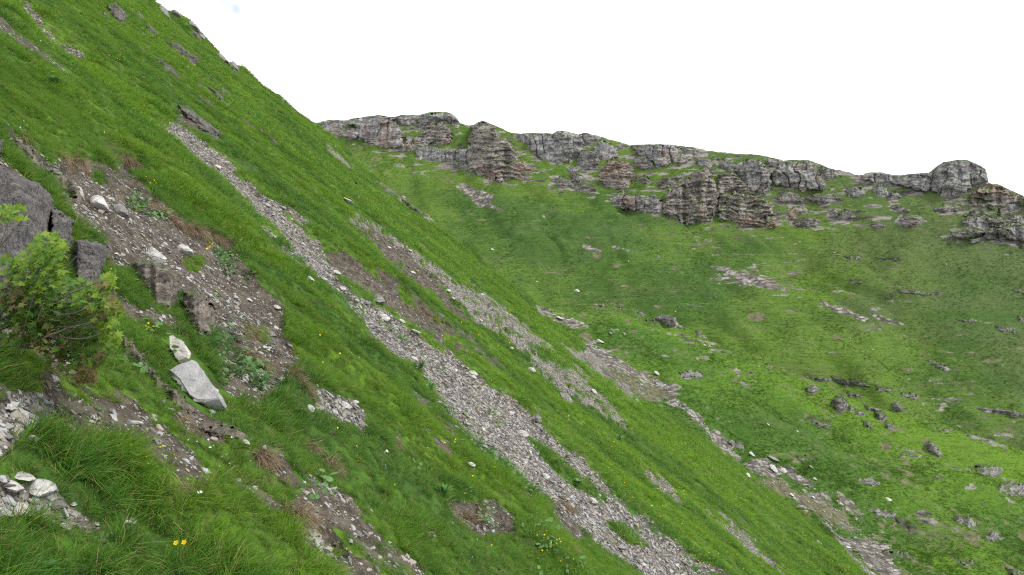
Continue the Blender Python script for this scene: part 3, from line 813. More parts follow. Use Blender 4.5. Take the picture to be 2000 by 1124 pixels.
for i, (s, m, lab, st, bl) in enumerate(CL):
    m = globals()[m]
    outcrop('cliff' if i not in (6, 33, 41, 42) else 'boulder', P(s), m, lab, 'cliff' if i not in (6, 33, 41, 42) else 'boulder', 'bowl',
            step=1.3, lean=0.9, bulge=0.08, rough=0.10 if i not in (6,) else .03, edge=2.6, strata=st * .75, seed=i, jag=4.5 if len(s) > 80 else 2.8, blocks=bl * .95, domed=.15, grow=3.6,
            nscale=0.8 if st > .7 else 1.0)

LEDGES = [
 ("1571,733 1600,736 1625,740 1622,746 1595,743", "dark rock step at the left end of the long ledge behind the boulders"),
 ("1626,736 1660,741 1690,745 1701,757 1680,758 1650,752 1632,746", "thickest dark section of the long ledge behind the boulders"),
 ("1708,751 1742,761 1743,769 1715,764", "short broken section right of the thickest part of the long ledge"),
 ("1750,764 1775,767 1801,776 1795,781 1765,775", "right end section of the long dark ledge in the grass"),
 ("1650,764 1680,770 1685,777 1660,774", "thin dark step just below the long ledge"),
 ("1903,796 1940,797 1980,801 2010,810 2010,819 1970,813 1930,808", "grey rock band at the right edge level with the boulders"),
 ("1813,706 1835,710 1856,722 1850,727 1828,718", "grey outcrop with pale streaks on the right hand slope"),
 ("1752,564 1790,568 1838,573 1835,578 1790,575 1755,569", "long thin grey ledge high on the right slope"),
 ("1974,562 2004,568 2004,575 1985,571", "thin ledge at the right edge high on the slope"),
 ("1868,625 1895,623 1915,628 1890,632", "flat grey ledge far up the right slope"),
 ("1660,547 1680,548 1684,555 1665,553", "small grey ledge on the upper slope near the pale gravel"),
 ("1724,576 1748,574 1752,581 1730,581", "small low ledge just left under the long thin one"),
 ("1710,502 1742,503 1768,508 1740,509", "faint line of grey rock crossing the slope below the cliffs"),
 ("1648,500 1680,501 1682,508 1655,507", "short grey rock line left of the faint long one"),
 ("1940,636 1975,640 1985,652 1950,648", "broken grey band near the right edge of the slope"),
 ("1835,465 1862,466 1858,471 1838,470", "thin dark line of rock left of the lowest cliff tier"),
 ("1990,618 2010,624 2010,632 1992,628", "small rock band cut by the right edge"),
]
for i, (s, lab) in enumerate(LEDGES):
    outcrop('rock_ledge', P(s), M_ledge if i not in (5, 6) else M_out, lab, 'rock ledge', 'bowl', step=1.4, lean=0.9, bulge=0.05, rough=0.04, edge=2.4, strata=.4, seed=200 + i, jag=3.2, blocks=.4, domed=.4, grow=.8)

SPURR = [
 ("1280,622 1290,614 1305,614 1318,620 1327,633 1333,642 1318,641 1300,634", M_cliffv, 'boulder', "big pale grey boulder alone in the green centre right", .1),
 ("1262,625 1275,624 1290,634 1278,635", M_ledge, 'rock ledge', "dark earthy hollow just left of the big pale boulder", .3),
 ("1355,645 1365,648 1380,660 1370,660", M_cliffv, 'boulder', "slim grey boulder below and right of the big pale one", .1),
 ("1242,609 1252,609 1260,616 1250,615", M_cliffv, 'boulder', "small flat stone left of the big pale boulder", .1),
 ("1198,599 1207,598 1216,605 1208,609", M_ledge, 'rock ledge', "small dark peat step left in the middle of the green", .2),
 ("1160,594 1175,593 1188,599 1170,599", M_ledge, 'rock ledge', "thin dark peat line further left in the green", .2),
 ("1326,727 1345,723 1370,728 1374,738 1350,741 1330,737", M_ledge, 'rock ledge', "dark earthy hollow right of the brown gravel patch", .3),
 ("1574,757 1590,754 1600,760 1592,770 1577,768", M_out, 'boulder', "leaning grey boulder left of the twin tall boulders", .2),
 ("1624,790 1632,776 1645,773 1653,782 1656,795 1650,806 1636,806", M_ledge, 'boulder', "tall dark boulder with a smaller one on top", .3),
 ("1658,793 1668,798 1670,806 1660,804", M_out, 'boulder', "small upright stone right of the tall dark boulder", .1),
 ("1686,790 1698,782 1712,786 1722,792 1728,802 1710,806 1692,800", M_out, 'boulder', "wide grey boulder in the middle of the boulder group", .3),
 ("1708,806 1722,803 1732,812 1730,824 1716,822", M_ledge, 'boulder', "dark block below the wide grey boulder", .3),
 ("1670,804 1684,804 1688,811 1676,812", M_out, 'boulder', "low flat stone at the foot of the boulder group", .2),
 ("1741,788 1752,786 1762,796 1764,804 1748,804", M_out, 'boulder', "banded boulder at the right end of the boulder group", .7),
 ("1683,822 1695,824 1705,838 1695,836", M_cliffv, 'boulder', "pale slanting slab below the boulder group", .1),
 ("1728,824 1742,826 1748,838 1733,838", M_out, 'boulder', "grey angular boulder below the boulder group", .2),
 ("1575,815 1600,816 1622,826 1620,836 1600,834 1585,826", M_ledge, 'rock ledge', "dark broken ledge left below the tall boulder", .4),
 ("1806,822 1840,824 1868,836 1872,848 1845,842 1815,832", M_ledge, 'rock ledge', "dark ledge at the brow of the spur, left section", .4),
 ("1876,836 1905,838 1925,846 1945,858 1940,866 1905,858 1882,848", M_ledge, 'rock ledge', "dark ledge at the brow of the spur, middle section", .4),
 ("1912,842 1940,848 1975,866 1965,868 1930,856", M_out, 'rock ledge', "grey ledge above a bare earth scar at the right edge", .3),
 ("1804,868 1816,862 1828,872 1840,890 1834,893 1815,882", M_out, 'boulder', "long leaning grey boulder alone on the lower right slope", .2),
 ("1415,858 1435,862 1455,872 1450,880 1430,874", M_ledge, 'rock ledge', "grey rock lip at the top of the stony gully", .4),
 ("1540,886 1570,890 1602,897 1590,903 1560,898", M_ledge, 'rock ledge', "dark ledge above the stony gully", .4),
 ("1670,935 1700,932 1722,944 1700,952 1682,945", M_out, 'rock ledge', "rounded grey slab of bedrock in the lower right grass", .3),
 ("1688,990 1720,996 1750,1006 1746,1014 1712,1006", M_out, 'rock ledge', "long pale slab above a dark overhang in the lower right", .2),
 ("1738,1006 1765,1012 1790,1026 1782,1038 1756,1026", M_ledge, 'rock ledge', "dark overhang at the end of the long pale slab", .4),
 ("1950,948 1975,942 2010,948 2010,972 1970,968 1952,960", M_ledge, 'rock ledge', "dark lichened outcrop at the right edge below the brow", .4),
 ("1890,912 1930,908 1960,918 1950,932 1910,926", M_ledge, 'rock ledge', "low dark outcrop among tussocks near the right edge", .3),
 ("1860,1006 1890,1010 1910,1022 1892,1032 1868,1020", M_out, 'rock ledge', "pointed grey outcrop low on the right slope", .3),
 ("1722,1072 1760,1078 1790,1090 1760,1094 1730,1086", M_out, 'rock ledge', "pale flat slab beside the lowest part of the stony gully", .2),
 ("1866,1090 1900,1096 1910,1106 1880,1106", M_out, 'rock ledge', "low grey slab near the bottom right corner", .2),
 ("1960,1104 1985,1110 2010,1130 1980,1136", M_ledge, 'rock ledge', "dark rock cut by the bottom right corner", .3),
 ("1910,1046 1945,1040 1960,1052 1935,1060", M_out, 'rock ledge', "small grey slab near the right edge above the corner", .2),
]
for i, (s, m, nm, lab, st) in enumerate(SPURR):
    outcrop(nm.replace(' ', '_'), P(s), (M_out if nm != 'boulder' and i % 3 != 1 else m), lab, nm, None, step=1.4, lean=0.95 if nm == 'boulder' else .55, bulge=0.12 if nm == 'boulder' else .03, rough=0.05 if nm == 'boulder' else .025, edge=3.2, strata=st, seed=300 + i, jag=4.6 if nm != 'boulder' else 2.2, blocks=.4, domed=.5, grow=.8)

# rocks of the near hillside
M_near_rock = mat_rock('lichened_grey_rock_material', 0.10, (0.05, 0.047, 0.045), (0.21, 0.20, 0.19), moss=0.0, strata=0.25, lichen=0.5)
M_brown_rock = mat_rock('brown_grey_rock_material', 0.16, (0.10, 0.085, 0.07), (0.30, 0.265, 0.22), moss=0.05, strata=0.45, lichen=0.25)
M_pale_rock = mat_rock('pale_limestone_material', 0.10, (0.30, 0.29, 0.26), (0.55, 0.535, 0.48), moss=0.0, strata=0.12, lichen=0.15, bumpk=.4)
M_slab = mat_rock('smooth_grey_slab_material', 0.22, (0.28, 0.28, 0.275), (0.41, 0.41, 0.405), moss=0.0, strata=0.0, lichen=0.22, bumpk=.35)
M_crag = mat_rock('hill_crag_material', 0.7, (0.07, 0.066, 0.06), (0.24, 0.225, 0.205), moss=0.22, strata=0.6, lichen=0.2)
NEARR = [
 ("-60,310 0,322 40,345 75,358 100,378 106,410 100,440 98,500 80,540 40,580 -60,590", M_near_rock, 'rock_outcrop', "largest dark lichened rock face at the left edge behind the shrub", .10, .05, 8, 0.05, .0),
 ("98,404 125,420 145,432 142,465 138,500 110,520 92,500 96,450", M_near_rock, 'rock_outcrop', "second dark block stepping down right of the largest face", .10, .05, 6, 0.05, .3),
 ("148,470 175,468 200,478 212,490 205,520 196,556 180,568 150,560 140,520", M_near_rock, 'rock_outcrop', "third rough block above the right side of the shrub", .12, .08, 6, 0.2, .3),
 ("252,512 290,508 330,520 352,538 350,560 346,592 330,604 310,600 292,580 272,550", M_brown_rock, 'rock_outcrop', "lichened rock face under the white pointed boulder", .10, .06, 6, 0.15, .2),
 ("352,570 380,570 405,585 422,605 424,625 415,655 392,660 372,640 356,605", M_brown_rock, 'rock_outcrop', "brown layered rock face at the lower edge of the bare soil", .10, .07, 6, 0.4, .2),
 ("240,655 262,678 300,728 352,770 396,812 372,806 320,780 276,730 246,690", M_brown_rock, 'rock_outcrop', "long thin broken rock rib running down beside the two grey slabs", .05, .05, 4, 0.2, .3),
 ("92,330 125,345 150,362 168,372 166,392 152,396 135,380 110,372 96,352", M_brown_rock, 'rock_outcrop', "pale brown rib of rock at the top of the bare soil", .08, .06, 4, 0.2, .3),
 ("30,268 60,290 82,318 78,328 55,312 34,290", M_brown_rock, 'rock_outcrop', "narrow broken rib in the grass above the largest dark face", .05, .05, 4, 0.2, .3),
 ("-20,262 4,270 10,290 4,312 -20,318", M_near_rock, 'rock_outcrop', "small grey rock cut by the left edge above the largest face", .1, .05, 4, 0.1, .0),
 ("388,825 415,826 440,832 470,838 482,850 470,862 430,856 400,846", M_brown_rock, 'rock_outcrop', "low grey rock showing through grass below the two slabs", .08, .05, 5, 0.3, .2),
 ("592,1030 610,1028 622,1040 628,1056 616,1064 600,1052", M_pale_rock, 'rock_outcrop', "white mottled stone in grass near the bottom centre left", .12, .08, 5, 0.1, .2),
]
for i, (s, m, nm, lab, bu, ro, ed, st, bl) in enumerate(NEARR):
    outcrop(nm, P(s), m, lab, 'rock outcrop', 'near', step=2.0, lean=0.75, bulge=bu, rough=ro * 1.4, edge=ed, strata=st, seed=400 + i, jag=7 if i > 3 else 4, blocks=bl, domed=.5)
CRAGS = [
 ("206,8 222,4 240,18 250,34 246,47 230,42 214,28", "stepped crag near the top of the steep slope at upper left"),
 ("196,26 204,24 216,36 212,40 202,34", "tiny crag left of the stepped one at upper left"),
 ("280,46 292,48 306,64 304,78 292,74 284,60", "small blocky crag right below the stepped one"),
 ("318,78 345,84 365,98 388,112 390,124 378,128 358,116 336,98", "long layered crag in the upper slope"),
 ("262,82 276,92 290,106 286,110 270,98", "small thin crag in the grass left of the long layered one"),
 ("292,106 315,116 336,132 350,146 344,150 322,136 300,120", "broken brown crag below the long layered one"),
 ("264,20 276,28 284,38 276,38 266,30", "little ledge high up between two crags"),
 ("416,166 436,172 453,186 448,190 430,182", "flat slab like crag near the upper right edge of the slope"),
 ("404,168 414,170 432,186 440,205 450,218 440,212 424,192", "dark crooked crag beside the flat slab like one"),
 ("322,0 334,6 348,26 342,28 330,14", "rock on the skyline at the top of the steep slope"),
 ("372,58 384,62 396,76 394,82 382,74", "second rock down the left skyline"),
 ("432,110 446,118 458,132 466,146 456,142 440,124", "longer rock third down the left skyline"),
 ("348,204 372,214 396,232 420,250 436,264 424,270 400,258 374,238 352,218", "dark overhanging bank of peat and rock above the gravel top"),
 ("502,250 512,252 522,262 518,266 508,260", "small dark stone in the slope left of the skyline dip"),
 ("520,264 532,268 542,280 538,284 526,276", "second small dark stone below the skyline dip"),
 ("606,295 614,297 622,305 616,306", "small dark hole edge rock in the middle of the green rib"),
 ("744,358 758,364 774,376 772,382 756,374", "dark rock on the green rib below the brown spots"),
 ("778,386 800,392 826,406 850,424 842,426 818,416 794,402", "long dark broken ledge along the edge of the green rib"),
 ("802,378 816,384 832,400 826,400 810,390", "thin dark rock on the outer edge of the green rib"),
 ("686,350 696,354 706,364 700,364", "small brown ledge in the green rib"),
]
for i, (s, lab) in enumerate(CRAGS):
    outcrop('crag', P(s), M_crag, lab, 'crag', 'near', step=1.3, lean=0.9, bulge=0.06, rough=0.05, edge=3, strata=.5, seed=500 + i, jag=2, blocks=.3)

# ------------------------------------------------------------------ slabs: a traced top face given thickness
def slab(name, poly, mat, label, normal, thick, cat='stone', wob=0.006, n=7, parent_dist=0.0):
    p = np.array(poly)
    b = max(poly, key=lambda q: q[1])
    h = hit(b[0], b[1], 'near')
    nrm = Vector(normal).normalized()
    p0 = h[0] + nrm * thick * 0.9
    def ray(u, v):
        d = Vector(((u - CU) / FP, 1, (CV - v) / FP))
        return d * (p0.dot(nrm) / d.dot(nrm))
    # densify outline
    out = []
    for i in range(len(poly)):
        a = np.array(poly[i]); c = np.array(poly[(i + 1) % len(poly)])
        k = max(2, int(np.linalg.norm(c - a) / 5))
        for t in range(k): out.append(a + (c - a) * t / k)
    out = np.array(out); cen = p.mean(0)
    rings = [0.0, 0.3, 0.6, 0.82, 0.95, 1.0]
    V = []; F = []
    N = len(out)
    for r in rings:
        for q in out:
            s = cen + (q - cen) * r
            w = ray(*s)
            t = wob * float(fbm(w.x * 9, w.y * 9, w.z * 9, 3, 7)) * 2
            V.append(w + nrm * (t - (0.010 if r == 1.0 else 0.0)))
    for dpt, sh in ((0.15, 1.015), (0.5, 1.02), (0.85, 1.0), (1.0, 0.94)):
        for q in out:
            s = cen + (q - cen) * (1 + (sh - 1))
            w = ray(*s)
            j = 0.25 * thick * float(fbm(w.x * 14, w.y * 14, dpt * 4, 3, 9))
            V.append(w - nrm * (thick * dpt) + Vector((j, j * .5, 0)))
    R = len(rings) + 4
    for r in range(R - 1):
        for i in range(N):
            F.append((r * N + i, r * N + (i + 1) % N, (r + 1) * N + (i + 1) % N, (r + 1) * N + i))
    me = mesh_np(name, np.array([tuple(v) for v in V]), np.array(F))
    bm_last = None
    o = link(name, me, mat)
    tag(o, label, cat)
    try:
        me.set_sharp_from_angle(angle=R_(35))
    except Exception:
        pass
    return o

slab('rock_slab', P("330,723 346,712 372,701 383,707 396,724 414,750 430,772 428,778 406,782 384,780 370,772 350,740"), M_slab,
     "largest smooth grey rectangular slab lying in the grass at left", (0.05, -0.72, 0.70), 0.17, 'slab')
slab('rock_slab', P("330,656 336,653 350,664 362,676 368,690 366,700 350,706 343,700 338,688 331,680"), M_pale_rock,
     "upright pointed cream slab leaning above the largest grey slab", (0.10, -0.88, 0.45), 0.08, 'slab')

# ------------------------------------------------------------------ boulders and stones
def rock_mesh(name, seed, flat=0.6, cuts=14, sub=3, rough=0.05):
    import bmesh
    bm = bmesh.new()
    bmesh.ops.create_icosphere(bm, subdivisions=sub, radius=1.0)
    co = np.array([v.co[:] for v in bm.verts])
    rg = np.random.default_rng(seed)
    for _ in range(cuts):
        n = rg.normal(size=3); n /= np.linalg.norm(n)
        d = rg.uniform(0.50, 0.82)
        s = co @ n
        m = s > d
        co[m] -= np.outer(s[m] - d, n)
    co *= 1 + rough * fbm(co[:, 0] * 3, co[:, 1] * 3, co[:, 2] * 3, 3, seed % 97)[:, None]
    co /= np.abs(co).max(0)
    co[:, 2] *= flat
    F = np.array([[v.index for v in f.verts] for f in bm.faces])
    bm.free()
    me = mesh_np(name, co, F, smooth=True)
    try: me.set_sharp_from_angle(angle=R_(28))
    except Exception: pass
    return me

M_stone = mat_rock('pale_stone_material', 0.10, (0.34, 0.335, 0.31), (0.60, 0.595, 0.56), moss=0.0, strata=0.15, lichen=0.12, bumpk=.5)
M_stone2 = mat_rock('grey_stone_material', 0.12, (0.15, 0.145, 0.14), (0.33, 0.32, 0.30), moss=0.0, strata=0.2, lichen=0.25)
RV = [rock_mesh('stone', 900 + i, fl) for i, fl in enumerate((1, .8, .7, .45, .35, .3, .55, .4))]
for m in RV: m.materials.append(M_stone)
RV2 = []
for m in RV:
    c = m.copy(); c.materials.clear(); c.materials.append(M_stone2); RV2.append(c)

def stone(u, v, wpx, hpx, label=None, var=None, dark=False, name='stone', cat='stone', group=None, rot=None, which=None, tilt=0.45, sink=0.25):
    h = hit(u, v + hpx * 0.25, which)
    if h is None: return None
    y = h[0].y
    k = y / FP
    var = random.randrange(len(RV)) if var is None else var
    me = (RV2 if dark else RV)[var]
    o = bpy.data.objects.new(name, me); COL.objects.link(o)
    sx = wpx * k / 2; 
    zf = np.array([vv.co[2] for vv in me.vertices[:40]])
    sz = hpx * k / 2 / (1, .8, .7, .45, .35, .3, .55, .4)[var]
    sz = min(sz, sx * 1.6)
    o.scale = (sx, sx * random.uniform(.7, 1.0), sz)
    n = h[1] if h[1].z > 0 else -h[1]
    o.rotation_euler = (random.uniform(-.2, .2), tilt + random.uniform(-.15, .15), rot if rot is not None else random.uniform(-.5, .5))
    o.location = Vector(h[0]) + Vector((0, 0, sx * 0.12 + hpx * k * 0.12))
    tag(o, label, cat, group)
    return o

BIG = [  # u, v, w, h, variant, dark, label
 (299, 497, 50, 44, 0, False, "white pointed boulder perched on the rock face in the bare soil", 'boulder'),
 (360, 490, 38, 26, 2, False, "flat white stone right of the white pointed boulder", 'stone'),
 (196, 398, 48, 34, 1, False, "cream cracked boulder in the middle of the upper bare soil", 'boulder'),
 (238, 412, 34, 32, 1, True, "grey block touching the right side of the cream cracked boulder", 'boulder'),
 (154, 378, 26, 34, 1, False, "rounded pale boulder left of the cream cracked one", 'boulder'),
 (108, 336, 24, 12, 4, True, "thin slate leaning at the top of the bare soil", 'stone'),
 (322, 478, 12, 12, 2, False, "small white stone between the pointed boulder and the flat white one", 'stone'),
 (411, 575, 10, 22, 4, False, "narrow upright cream stone beside the brown layered rock", 'stone'),
 (460, 582, 14, 10, 2, False, "small cream stone right of the narrow upright one", 'stone'),
 (541, 600, 16, 14, 4, False, "flat pale stone at the right edge of the bare soil", 'stone'),
 (530, 652, 20, 14, 4, True, "flat grey stone low in the bare soil near the grass", 'stone'),
 (672, 792, 36, 13, 4, False, "long flat stone on top of a little heap in the grass", 'stone'),
 (675, 806, 22, 13, 4, True, "grey flat stone at the foot of the little heap", 'stone'),
 (694, 786, 16, 9, 5, False, "small white stone right of the long flat one on the heap", 'stone'),
 (608, 797, 26, 16, 3, False, "bluish white stone left of the little heap", 'stone'),
 (606, 546, 18, 12, 2, False, "cream stone in grass at the left edge of the main gravel run", 'stone'),
 (680, 393, 24, 10, 5, False, "white block lying on the green rib above the second gravel run", 'boulder'),
 (750, 621, 28, 17, 4, False, "pale flat boulder in the centre of the main gravel run", 'boulder'),
 (735, 585, 34, 18, 5, True, "slanting grey slab stone above the pale flat boulder in the gravel", 'boulder'),
 (860, 617, 16, 10, 4, True, "grey stone below the overhanging turf of the second green rib", 'stone'),
 (925, 730, 22, 14, 4, False, "white slab on the right edge of the main gravel run", 'stone'),
 (810, 702, 18, 10, 4, False, "white flat stone at the left edge of the main gravel run", 'stone'),
 (1050, 815, 24, 28, 3, True, "large grey block on the upper edge of the wide gravel", 'boulder'),
 (1020, 848, 26, 16, 4, False, "cream block in the wide gravel left of the large grey one", 'boulder'),
 (1066, 930, 18, 8, 4, False, "bright white stone in the gravel left of the green island", 'stone'),
 (1120, 885, 16, 14, 3, True, "grey stone at the top of the narrow lower gravel", 'stone'),
 (1087, 956, 20, 10, 4, True, "grey flat stone below the bright white one in the gravel", 'stone'),
 (1105, 778, 36, 26, 4, True, "long grey slab in the second gravel run", 'boulder'),
 (1038, 723, 18, 9, 4, False, "cream stone at the left edge of the second gravel run", 'stone'),
 (1160, 765, 16, 9, 4, False, "white narrow stone low in the second gravel run", 'stone'),
 (962, 488, 8, 5, 4, False, "tiny white stone on the green slope below the centre", 'stone'),
 (760, 484, 10, 6, 4, False, "white flake on the soil near the top of the second gravel run", 'stone'),
 (876, 568, 12, 7, 4, False, "white flake low in the brown part of the second run", 'stone'),
 (921, 908, 20, 10, 4, False, "leaning thin slate in grass left of the wide gravel", 'stone'),
 (480, 866, 20, 14, 2, False, "cream stone in grass at the end of the low grey rock", 'stone'),
 (700, 1042, 20, 13, 3, True, "grey angular stone near the bottom centre", 'stone'),
 (684, 1058, 14, 10, 2, False, "white stone left below the grey angular one at bottom centre", 'stone'),
 (618, 1065, 16, 14, 2, False, "white stone just below the mottled white rock", 'stone'),
 (622, 1085, 18, 10, 3, False, "white broken stone low beside the mottled white rock", 'stone'),
 (20, 950, 50, 22, 4, False, "thick bluish slate on the gravel at the left edge", 'stone'),
 (78, 952, 56, 28, 4, False, "broad cream slate on the gravel in the lower left", 'stone'),
 (45, 933, 44, 12, 5, False, "thin brown slate on top of the lower left gravel", 'stone'),
 (8, 1005, 34, 26, 2, False, "white block cut by the left edge of the lower gravel", 'stone'),
 (46, 998, 44, 24, 1, False, "cream block behind grass blades in the lower left", 'stone'),
 (112, 985, 40, 14, 4, True, "long grey slate pointing down right from the lower left gravel", 'stone'),
 (18, 796, 30, 12, 4, False, "flat cream slate at the top of the upper left gravel patch", 'stone'),
 (68, 856, 24, 12, 3, False, "white angular stone at the foot of the upper left gravel patch", 'stone'),
 (90, 820, 34, 16, 4, True, "grey brown slate in the upper left gravel patch", 'stone'),
 (1468, 888, 18, 11, 4, False, "white slab in the head of the stony gully", 'stone'),
 (1510, 898, 30, 11, 5, True, "long grey slab above the stony gully", 'stone'),
 (1510, 916, 26, 16, 4, False, "broad pale slab in the middle of the gully head", 'stone'),
 (1460, 926, 14, 20, 3, False, "upright cream slab at the left edge of the gully head", 'stone'),
 (1530, 919, 16, 9, 4, False, "cream slab right of the broad pale one", 'stone'),
 (1591, 936, 9, 7, 2, False, "small bright white stone right of the stony gully", 'stone'),
 (1584, 913, 14, 7, 4, True, "flat grey stone above the small bright white one", 'stone'),
 (1642, 985, 12, 7, 2, False, "white stone beside the middle of the stony gully", 'stone'),
 (1735, 976, 14, 6, 4, False, "white flat stone above the long pale slab", 'stone'),
 (1500, 830, 10, 4, 4, False, "thin white stone on the green shoulder above the gully", 'stone'),
 (1557, 843, 6, 4, 2, False, "tiny white stone on the green shoulder", 'stone'),
 (1128, 568, 12, 7, 3, False, "white block in the green bowl right of the near ribs", 'stone'),
 (1093, 622, 18, 6, 4, False, "white slab in the short line of stones on the green", 'stone'),
 (1125, 630, 10, 8, 3, True, "dark edged stone at the end of the short line of stones", 'stone'),
 (1219, 652, 7, 4, 4, False, "small cream stone on the brown patch in the middle", 'stone'),
 (1193, 651, 10, 5, 3, True, "grey stone left of the small cream one on the brown patch", 'stone'),
 (1376, 675, 7, 6, 2, False, "left one of two white stones on the green spur", 'stone'),
 (1386, 677, 5, 4, 2, False, "right one of two white stones on the green spur", 'stone'),
 (1172, 668, 16, 8, 2, False, "white broken stone above the brown gravel patch", 'stone'),
 (1283, 730, 16, 8, 4, False, "white slab on the upper edge of the brown gravel patch", 'stone'),
 (1244, 784, 10, 7, 2, False, "white stone at the foot of the brown gravel patch", 'stone'),
 (1598, 1060, 14, 8, 2, False, "pale stone in the grass left of the lowest gully", 'stone'),
 (415, 805, 16, 8, 4, False, "small white stone under the corner of the largest slab", 'stone'),
 (552, 740, 12, 8, 4, False, "white flat stone at the lower right of the bare soil", 'stone'),
]
for (u, v, w, h, var, dk, lab, cat) in BIG:
    stone(u, v, w, h, lab, var, dk, name=cat, cat=cat)

# rocks breaking the skyline of the steep slope
def near_top(u):
    lo = None
    for v in np.arange(-40, 420, 1.5):
        if hit(u, v, 'near'): return v
    return None
for (u, w, h, lab) in ((322, 34, 15, "highest of the dark rocks on the left skyline"), (346, 26, 12, "second dark rock down the left skyline"), (378, 30, 15, "dark rock in the middle of the left skyline"),
                       (396, 18, 9, "little rock under the middle one on the left skyline"), (436, 34, 12, "long dark rock lower on the left skyline"), (459, 26, 11, "lowest dark rock on the left skyline")):
    vt = near_top(u)
    if vt is not None and vt > -30:
        stone(u, vt + 3, w, h, lab, 1, True, 'boulder', 'boulder', which='near', tilt=.72, rot=0.0)

# ------------------------------------------------------------------ scattering on the near hillside
fp = NEAR_P[NEAR_F]
FC = fp.mean(1)
e1 = fp[:, 1] - fp[:, 0]; e2 = fp[:, 3] - fp[:, 0]
FN = np.cross(e1, e2); FA = np.linalg.norm(FN, axis=1); FN = FN / np.maximum(FA, 1e-9)[:, None]
FN[FN[:, 2] < 0] *= -1
FU, FV = pix(FC)
F_sc = nv['scree'][NEAR_F].mean(1); F_so = nv['soil'][NEAR_F].mean(1); F_cr = nv['crag'][NEAR_F].mean(1)
VIS = (FU > -420) & (FU < 2300) & (FV > -120) & (FV < 1420)
ROCKP = [P(s) for s, *_ in NEARR] + [P("338,730 378,712 388,716 418,758 434,782 414,790 392,788 378,780 356,748"), P("334,664 352,670 370,700 352,718 340,696")]
rk = np.zeros(len(FC), bool)
for k_, p in enumerate(ROCKP): rk |= sdist(p, FU, FV) > (2 if k_ < len(NEARR) else -16)
for s, lab in CRAGS: rk |= sdist(P(s), FU, FV) > 1
VIS &= ~rk
tuss = fbm(FC[:, 0] / 0.55, FC[:, 1] / 0.5, FC[:, 2] / 0.5, 3, 81)
tuss2 = fbm(FC[:, 0] / 2.2, FC[:, 1] / 1.6, FC[:, 2] / 2, 3, 82)

def pick(dens):
    """random points on the faces; dens = points per square metre of each face"""
    ex = FA * dens * VIS
    n = np.floor(ex + RNG.random(len(ex))).astype(int)
    i = np.repeat(np.arange(len(ex)), n)
    a = RNG.random(len(i)); b = RNG.random(len(i))
    p = fp[i, 0] * ((1 - a) * (1 - b))[:, None] + fp[i, 1] * (a * (1 - b))[:, None] + fp[i, 2] * (a * b)[:, None] + fp[i, 3] * ((1 - a) * b)[:, None]
    return i, p

def scatter(name, pts, rot, scl, idx, coll, label, cat, kind='stuff'):
    me = bpy.data.meshes.new(name)
    me.vertices.add(len(pts)); me.vertices.foreach_set('co', np.asarray(pts, np.float32).ravel())
    for k, a in (('rot', rot), ('scl', scl)):
        t = me.attributes.new(k, 'FLOAT_VECTOR', 'POINT'); t.data.foreach_set('vector', np.asarray(a, np.float32).ravel())
    t = me.attributes.new('idx', 'INT', 'POINT'); t.data.foreach_set('value', np.asarray(idx, np.int32))
    o = link(name, me)
    ng = bpy.data.node_groups.new(name, 'GeometryNodeTree')
    ng.interface.new_socket('Geometry', in_out='INPUT', socket_type='NodeSocketGeometry')
    ng.interface.new_socket('Geometry', in_out='OUTPUT', socket_type='NodeSocketGeometry')
    gi = ng.nodes.new('NodeGroupInput'); go = ng.nodes.new('NodeGroupOutput')
    ip = ng.nodes.new('GeometryNodeInstanceOnPoints'); ci = ng.nodes.new('GeometryNodeCollectionInfo')
    ci.inputs['Collection'].default_value = coll
    ci.inputs['Separate Children'].default_value = True; ci.inputs['Reset Children'].default_value = True
    ip.inputs['Pick Instance'].default_value = True
    def na(nm, ty):
        n = ng.nodes.new('GeometryNodeInputNamedAttribute'); n.data_type = ty; n.inputs['Name'].default_value = nm
        return n.outputs['Attribute']
    L = ng.links.new
    L(gi.outputs[0], ip.inputs['Points']); L(ci.outputs[0], ip.inputs['Instance'])
    L(na('idx', 'INT'), ip.inputs['Instance Index']); L(na('rot', 'FLOAT_VECTOR'), ip.inputs['Rotation']); L(na('scl', 'FLOAT_VECTOR'), ip.inputs['Scale'])
    L(ip.outputs[0], go.inputs[0])
    md = o.modifiers.new('scatter', 'NODES'); md.node_group = ng
    tag(o, label, cat, kind=kind)
    return o

def proto(coll, name, verts, faces, mat, attrs=None, smooth=True):
    me = mesh_np(name, verts, faces, attrs, smooth)
    me.materials.append(mat)
    o = bpy.data.objects.new(name, me); coll.objects.link(o)
    return o

